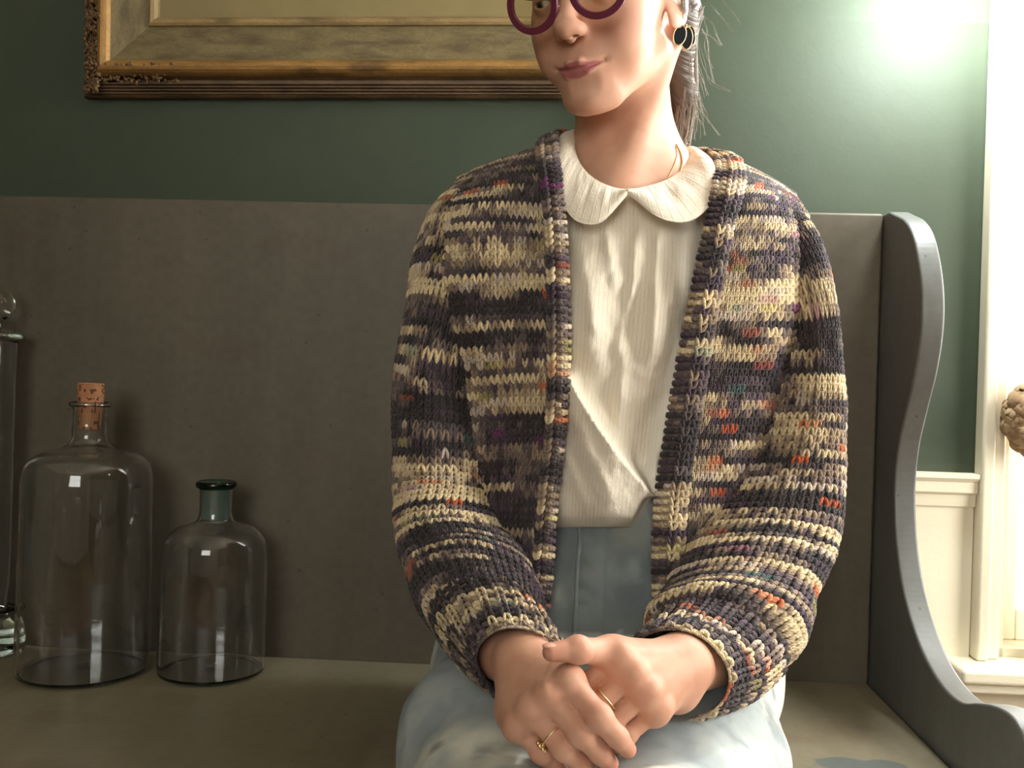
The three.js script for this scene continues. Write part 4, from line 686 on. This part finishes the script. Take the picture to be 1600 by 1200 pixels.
// a sleeve from stations { L, R: [px, py, depth], b: half depth }
function sleeve(name, st, o, NV = 150, disp) {
  const rows = st.map((s) => { const l = at(...s.L), r = at(...s.R); return [...l.toArray(), ...r.toArray(), s.b]; });
  const ev = [...Array(NV + 1).keys()].map((j) => crArr(rows, j / NV)), cen = ev.map((e) => V((e[0] + e[3]) / 2, (e[1] + e[4]) / 2, (e[2] + e[5]) / 2)), NU = 96; let pts = [];
  for (let j = 0; j <= NV; j++) {
    const e = ev[j], a = V(e[3] - e[0], e[4] - e[1], e[5] - e[2]).multiplyScalar(0.5), T = cen[Math.min(NV, j + 3)].clone().sub(cen[Math.max(0, j - 3)]).normalize(); let b = T.clone().cross(a).normalize(); if (b.dot(CAM.clone().sub(cen[j])) < 0) b.negate();
    const line = []; for (let i = 0; i <= NU; i++) { const ph = -i / NU * Math.PI * 2 + Math.PI * 1.5, ca = Math.cos(ph), sa = Math.sin(ph), k = Math.abs(ca) ** 0.9 * Math.sign(ca), w = 1 + (disp ? disp(i / NU, j / NV) : 0); line.push(cen[j].clone().addScaledVector(a, k * w).addScaledVector(b, e[6] * sa * w)); }
    pts.push(line);
  }
  pts = respace(pts);
  // outward normals: the ring runs so that v x u points out
  let S = sampler(pts, NU, NV, true); const mid = S.P(0.5, 0.5), out = mid.clone().sub(cen[NV >> 1]); if (S.N(0.5, 0.5).dot(out) < 0) { pts.forEach((l) => l.reverse()); S = sampler(pts, NU, NV, true); }
  Object.assign(o, { u0: 0, u1: 1, v0: 0, v1: 1, closed: true });
  garment(name, backing(S, pts, NU, NV, o, 0.003), knit(S, o));
}
const soft = (x, y) => (fbm(x / 45, y / 60, 4, 3) - 0.5) * 0.012;
// front on her right (left in the picture): columns from the band outwards
panel('front_panel', [
  [[850, 962, .985], [800, 966, 1.0], [740, 966, 1.03], [690, 966, 1.06]],
  [[848, 900, .980], [800, 900, .99], [740, 900, 1.02], [690, 900, 1.06]],
  [[855, 800, .976], [800, 800, .985], [735, 800, 1.02], [680, 800, 1.06]],
  [[862, 700, .970], [805, 700, .975], [735, 705, 1.01], [680, 705, 1.06]],
  [[866, 600, .962], [805, 600, .965], [735, 605, 1.0], [675, 605, 1.06]],
  [[866, 500, .960], [800, 500, .965], [725, 505, .985], [652, 505, 1.05]],
  [[866, 420, .966], [800, 418, .970], [722, 420, .99], [652, 428, 1.055]],
  [[864, 350, .982], [800, 345, .986], [728, 345, 1.005], [668, 358, 1.06]],
  [[858, 290, 1.008], [800, 288, 1.015], [745, 295, 1.03], [695, 312, 1.07]],
  [[850, 250, 1.04], [798, 258, 1.05], [752, 270, 1.06], [712, 288, 1.09]],
  [[856, 226, 1.08], [802, 244, 1.09], [756, 260, 1.10], [716, 280, 1.12]],
  [[866, 226, 1.13], [806, 250, 1.14], [758, 272, 1.15], [716, 300, 1.15]]], { nu: 22, nv: 74, seed: 3, flip: true }, 60, 140, soft);
panel('front_panel', [
  [[1052, 955, .980], [1100, 960, .99], [1160, 960, 1.02], [1225, 960, 1.06]],
  [[1054, 900, .976], [1100, 900, .985], [1160, 900, 1.02], [1230, 900, 1.06]],
  [[1062, 800, .972], [1110, 800, .98], [1165, 800, 1.01], [1240, 800, 1.06]],
  [[1074, 700, .966], [1120, 700, .972], [1175, 700, 1.0], [1250, 700, 1.06]],
  [[1090, 600, .958], [1135, 600, .964], [1190, 600, .99], [1260, 600, 1.06]],
  [[1105, 500, .955], [1150, 500, .960], [1212, 500, .980], [1286, 500, 1.05]],
  [[1118, 420, .962], [1162, 420, .967], [1215, 420, .988], [1284, 428, 1.055]],
  [[1132, 350, .980], [1172, 348, .986], [1218, 350, 1.005], [1268, 362, 1.06]],
  [[1146, 300, 1.005], [1180, 298, 1.015], [1215, 306, 1.04], [1252, 322, 1.07]],
  [[1152, 270, 1.035], [1182, 278, 1.05], [1212, 290, 1.07], [1244, 310, 1.09]],
  [[1146, 252, 1.08], [1180, 266, 1.09], [1212, 284, 1.10], [1242, 304, 1.12]],
  [[1138, 252, 1.13], [1178, 270, 1.14], [1212, 295, 1.15], [1240, 325, 1.15]]], { nu: 20, nv: 72, seed: 11 }, 60, 140, soft);
// back of the cardigan, seen only from aside
{ const ctrl = [[[690, 980, 1.10], [760, 980, 1.20], [950, 980, 1.235], [1150, 980, 1.20], [1235, 980, 1.10]], [[665, 700, 1.09], [740, 700, 1.20], [970, 700, 1.24], [1190, 700, 1.20], [1270, 700, 1.09]], [[660, 450, 1.09], [740, 450, 1.20], [980, 450, 1.24], [1200, 450, 1.20], [1275, 450, 1.09]], [[700, 320, 1.13], [780, 310, 1.19], [985, 300, 1.215], [1170, 315, 1.19], [1255, 340, 1.13]], [[716, 285, 1.14], [800, 250, 1.15], [985, 238, 1.18], [1180, 270, 1.15], [1242, 310, 1.14]]];
  const NU = 40, NV = 60, pts = []; for (let j = 0; j <= NV; j++) { const row = ctrl[0].map((_, k) => crArr(ctrl.map((r) => r[k]), j / NV)); pts.push([...Array(NU + 1).keys()].map((i) => at(...crArr(row, 1 - i / NU)))); }
  const S = sampler(pts, NU, NV); garment('back_panel', backing(S, pts, NU, NV, { nu: 60, nv: 70, seed: 21, u0: 0, u1: 1, v0: 0, v1: 1 }, 0.006)); }
// front bands: a knitted ridge column and a purl column with a bound edge
function band(inner, outer, o) {
  const NU = 18, NV = 150; let pts = [];
  for (let j = 0; j <= NV; j++) { const a = crArr(inner, j / NV), b = crArr(outer, j / NV), line = []; for (let i = 0; i <= NU; i++) { const t = i / NU, p = at(...a.map((v, k) => mix(v, b[k], t))); p.addScaledVector(CAM.clone().sub(p).normalize(), 0.0085 * Math.sin(Math.PI * clamp(t * 0.9 + 0.05)) ** 0.7 - 0.004 * (1 - Math.sin(Math.PI * t))); line.push(p); } pts.push(line); }
  if (o.flip) pts.forEach((l) => l.reverse());
  pts = respace(pts);
  const S = sampler(pts, NU, NV); Object.assign(o, { u0: 0, u1: 1, v0: 0, v1: 1 });
  garment('front_band', backing(S, pts, NU, NV, o, 0.004), knit(S, o));
}
band([[858, 952, .974], [862, 900, .970], [868, 800, .963], [880, 700, .957], [888, 600, .950], [889, 500, .948], [887, 420, .954], [882, 340, .968], [876, 275, .995], [872, 230, 1.03], [876, 205, 1.075], [905, 205, 1.14]],
  [[834, 955, .980], [838, 900, .974], [846, 800, .968], [857, 700, .962], [862, 600, .954], [862, 500, .952], [861, 420, .958], [857, 340, .974], [849, 280, 1.00], [842, 240, 1.035], [850, 222, 1.085], [890, 225, 1.16]],
  { nu: 3, nv: 84, seed: 31, flip: true, fat: 1.0, kind: (c) => c === 0 ? 'k' : 'p', lift: (c) => c === 0 ? 0.0012 : 0 });
band([[1024, 945, .972], [1020, 900, .968], [1022, 800, .960], [1035, 700, .953], [1052, 600, .946], [1070, 500, .944], [1087, 420, .950], [1103, 345, .966], [1113, 290, .990], [1117, 258, 1.03], [1108, 240, 1.08], [1070, 232, 1.15]],
  [[1058, 948, .976], [1060, 900, .972], [1066, 800, .964], [1079, 700, .957], [1096, 600, .950], [1112, 500, .948], [1127, 420, .954], [1142, 345, .972], [1158, 292, 1.0], [1158, 262, 1.035], [1138, 246, 1.085], [1090, 240, 1.17]],
  { nu: 4, nv: 80, seed: 37, fat: 1.0, kind: (c) => c >= 2 ? 'k' : 'p', lift: (c) => c >= 2 ? 0.0016 : 0 });
// sleeves
const wrinkle = (seed) => (u, v) => (fbm(u * 7, v * 9, seed, 3) - 0.5) * 0.16 * sstep(0, 0.25, v);
sleeve('sleeve', [
  { L: [730, 300, 1.14], R: [790, 328, 1.12], b: 0.030 }, { L: [698, 322, 1.11], R: [782, 356, 1.10], b: 0.050 }, { L: [672, 352, 1.095], R: [775, 396, 1.08], b: 0.056 }, { L: [652, 402, 1.075], R: [765, 445, 1.07], b: 0.060 },
  { L: [640, 470, 1.065], R: [757, 510, 1.06], b: 0.066 }, { L: [628, 545, 1.06], R: [755, 575, 1.05], b: 0.070 }, { L: [620, 620, 1.06], R: [756, 640, 1.05], b: 0.070 }, { L: [620, 695, 1.055], R: [760, 705, 1.04], b: 0.070 },
  { L: [626, 770, 1.05], R: [768, 768, 1.03], b: 0.070 }, { L: [640, 850, 1.04], R: [785, 825, 1.0], b: 0.070 }, { L: [650, 905, 1.02], R: [815, 872, 0.965], b: 0.068 }, { L: [662, 950, 0.99], R: [830, 910, 0.93], b: 0.062 }, { L: [680, 985, 0.955], R: [834, 940, 0.90], b: 0.052 }, { L: [700, 1000, 0.93], R: [830, 952, 0.885], b: 0.042 }],
  { nu: 46, nv: 70, seed: 5 }, 150, wrinkle(1));
sleeve('sleeve', [
  { L: [1166, 334, 1.125], R: [1200, 306, 1.14], b: 0.030 }, { L: [1178, 365, 1.10], R: [1234, 330, 1.09], b: 0.052 }, { L: [1192, 410, 1.075], R: [1258, 375, 1.085], b: 0.056 }, { L: [1200, 455, 1.06], R: [1269, 435, 1.075], b: 0.062 },
  { L: [1204, 510, 1.045], R: [1273, 500, 1.06], b: 0.070 }, { L: [1198, 580, 1.04], R: [1278, 580, 1.06], b: 0.070 }, { L: [1186, 650, 1.035], R: [1281, 655, 1.06], b: 0.072 }, { L: [1165, 725, 1.02], R: [1278, 735, 1.055], b: 0.072 },
  { L: [1132, 792, 0.99], R: [1266, 815, 1.045], b: 0.074 }, { L: [1105, 840, 0.96], R: [1248, 880, 1.03], b: 0.074 }, { L: [1082, 885, 0.93], R: [1232, 945, 1.0], b: 0.072 }, { L: [1062, 918, 0.905], R: [1222, 1000, 0.97], b: 0.066 }, { L: [1046, 942, 0.885], R: [1198, 1045, 0.93], b: 0.054 }, { L: [1044, 960, 0.875], R: [1169, 1062, 0.90], b: 0.040 }],
  { nu: 46, nv: 70, seed: 8 }, 150, (u, v) => wrinkle(6)(u, v) + 0.13 * Math.exp(-(((v - 0.90) / 0.05) ** 2)) - 0.10 * Math.exp(-(((v - 0.985) / 0.03) ** 2)) - 0.05 * Math.exp(-(((v - 0.79) / 0.04) ** 2)));
// ribbed cuffs
const rib = (c) => c % 2 ? 'p' : 'k', ribLift = (c) => c % 2 ? -0.001 : 0.0018;
sleeve('cuff', [
  { L: [690, 990, 0.945], R: [836, 940, 0.895], b: 0.048 }, { L: [706, 1020, 0.905], R: [846, 962, 0.868], b: 0.046 }, { L: [742, 1056, 0.852], R: [860, 985, 0.824], b: 0.046 }, { L: [776, 1082, 0.810], R: [870, 1008, 0.790], b: 0.044 }],
  { nu: 40, nv: 11, seed: 14, edge: 1, cull: -0.7, kind: (c, r) => r > 9 ? 'p' : rib(c), lift: ribLift }, 60);
sleeve('cuff', [
  { L: [1046, 950, 0.885], R: [1206, 1060, 0.915], b: 0.048 }, { L: [1030, 968, 0.862], R: [1175, 1088, 0.880], b: 0.047 }, { L: [1016, 984, 0.838], R: [1138, 1106, 0.850], b: 0.045 }, { L: [1004, 994, 0.812], R: [1102, 1116, 0.820], b: 0.044 }],
  { nu: 40, nv: 12, seed: 17, edge: 1, cull: -0.7, kind: (c, r) => r > 10 ? 'p' : rib(c), lift: ribLift }, 60);

// ------------------------------------------------------------------ glasses, jewellery
{
  const o = hw(5.5, 24.5, 108), g = thing('eyeglasses', o, 'round burgundy-framed glasses worn low on her nose', 'glasses');
  const rot = new THREE.Matrix4().extractRotation(headM).multiply(new THREE.Matrix4().makeRotationX(-0.02));
  const rimM = phys({ color: 0x6e2c42, roughness: 0.3, clearcoat: 0.6, clearcoatRoughness: 0.2 }), lensM = phys({ color: 0xf6f4ee, transmission: 1, thickness: 0, roughness: 0.02, ior: 1.5 });
  const place = (geo) => geo.scale(0.001, 0.001, 0.001).applyMatrix4(rot), add = (n, geo, m) => mesh(n, place(geo), m, g);
  for (const s of [-1, 1]) {
    const shape = new THREE.Shape(), hole = new THREE.Path(), wrap = 0.10; shape.absellipse(0, 0, 29, 27, 0, Math.PI * 2); hole.absellipse(0, 0, 22.2, 20.2, 0, Math.PI * 2); shape.holes.push(hole);
    add('rim', new THREE.ExtrudeGeometry(shape, { depth: 2.4, bevelEnabled: true, bevelThickness: 0.8, bevelSize: 0.8, bevelOffset: -0.8, bevelSegments: 3, curveSegments: 48 }).rotateY(s * wrap).translate(s * 35, 0, 1 - wrap * 10), rimM);
    add('lens', new THREE.CylinderGeometry(1, 1, 0.8, 48).rotateX(Math.PI / 2).scale(23.2, 21.2, 1).rotateY(s * wrap).translate(s * 35, 0, 2.2 - wrap * 10), lensM);
    add('temple', tube([V(s * 62, 15, -1), V(s * 70, 16, -14), V(s * 76, 13, -60), V(s * 78, 6, -106), V(s * 77, -14, -128)], 1.7, 40, 8), rimM);
    add('nose_pad', new THREE.SphereGeometry(2.4, 12, 10).scale(0.7, 1.6, 1).translate(s * 10.5, -7, -3), lensM);
  }
  add('bridge', tube([V(-9, 6, 0), V(-5, 9.5, 2.4), V(0, 10.5, 3), V(5, 9.5, 2.4), V(9, 6, 0)], 2.1, 24, 8), rimM);
}
const goldM = std({ color: 0xf2d6a2, metalness: 1, roughness: 0.34 });
{
  const o = hw(73, -30, -4), g = thing('earring', o, 'gold wire earring with dark oval discs hanging from her ear lobe', 'earring');
  const black = phys({ color: 0x14161c, roughness: 0.3, clearcoat: 0.5 });
  for (const [px, py, rx, ry, tilt, d] of [[1062, 55.5, 9.5, 15.5, -0.28, 1.0], [1073, 60, 9, 17, -0.08, 1.006], [1080, 56, 6, 14.5, 0.1, 1.012]]) {
    const p = at(px, py, d), k = d / F; const disc = new THREE.CylinderGeometry(1, 1, 0.0008, 40).rotateX(Math.PI / 2).scale(rx * k, ry * k, 1), ring = new THREE.TorusGeometry(1, 0.075, 10, 56).scale(rx * k * 1.04, ry * k * 1.03, 0.012);
    for (const [n, geo, m] of [['disc', disc, black], ['wire_ring', ring, goldM]]) mesh(n, local(geo.rotateZ(tilt).rotateY(0.25).translate(p.x, p.y, p.z), g), m, g);
  }
  mesh('ear_wire', local(tube([at(1073, 38, 1.004), at(1072, 43, 1.0), at(1070, 46, 1.002)], 0.0006, 12, 6), g), goldM, g);
}
const neckF = headNeck;
function necklace(name, label, pxs, r, beads) {
  const front = pxs.map(([x, y]) => { const h = march(neckF, x, y, 0.85, 1.3); return h ? snap(neckF, h, r * 0.9) : null; }).filter(Boolean);
  const g = thing(name, front[0].clone(), label, 'necklace');
  const pts = new THREE.CatmullRomCurve3(front).getPoints(beads);
  if (beads > 60) { const b = []; pts.forEach((p) => b.push(new THREE.SphereGeometry(r * 1.15, 6, 5).translate(p.x, p.y, p.z))); const m = mesh('chain_links', local(mergeGeometries(b), g), goldM, g); m.userData.kind = 'stuff'; }
  mesh('chain', local(tube(pts, r * 0.7, 80, 6), g), goldM, g);
}
necklace('necklace', 'very fine gold chain, the one lying nearer her throat', [[1056, 228], [1058, 240], [1054, 256], [1047, 272], [1040, 286], [1020, 300], [990, 312]], 0.0006, 50);
necklace('necklace_001', 'beaded gold chain, the outer one beside the collar at her neck', [[1057, 226], [1063, 238], [1066, 252], [1063, 268], [1058, 283], [1040, 300], [1000, 316]], 0.0009, 90);
{
  const ringOn = (name, label, f, t, r, tube_, tilt = 0) => { const c = f[0].clone().lerp(f[1], t), dir = f[1].clone().sub(f[0]).normalize(), g = thing(name, c, label, 'ring'); const geo = new THREE.TorusGeometry(r, tube_, 10, 64); geo.applyMatrix4(new THREE.Matrix4().makeRotationFromQuaternion(new THREE.Quaternion().setFromUnitVectors(V(0, 0, 1), dir))); mesh('ring_band', geo, goldM, g); return [g, c, dir]; };
  const [g1] = ringOn('finger_ring', 'thin twisted gold ring on the middle finger of her left hand', leftHand.fingers[1], 0.72, 0.0106, 0.0009);
  const [g2, c2, d2] = ringOn('finger_ring_001', 'thin gold ring with a flower-shaped setting on her right ring finger', rightHand.fingers[2], 0.66, 0.0098, 0.0007);
  const want = at(853, 1184, 0.728).sub(c2), out = want.addScaledVector(d2, -want.dot(d2)).normalize(), b = [];
  for (let i = 0; i < 7; i++) { const a = i / 7 * 6.283, s = d2.clone().multiplyScalar(Math.cos(a)).addScaledVector(d2.clone().cross(out), Math.sin(a)); const p = out.clone().multiplyScalar(0.0122).addScaledVector(s, 0.0036); b.push(new THREE.SphereGeometry(0.0019, 10, 8).translate(p.x, p.y, p.z)); }
  const q = out.clone().multiplyScalar(0.0115); b.push(new THREE.SphereGeometry(0.0030, 12, 10).translate(q.x, q.y, q.z));
  mesh('flower_setting', mergeGeometries(b), goldM, g2);
}
renderer.render(scene, camera);
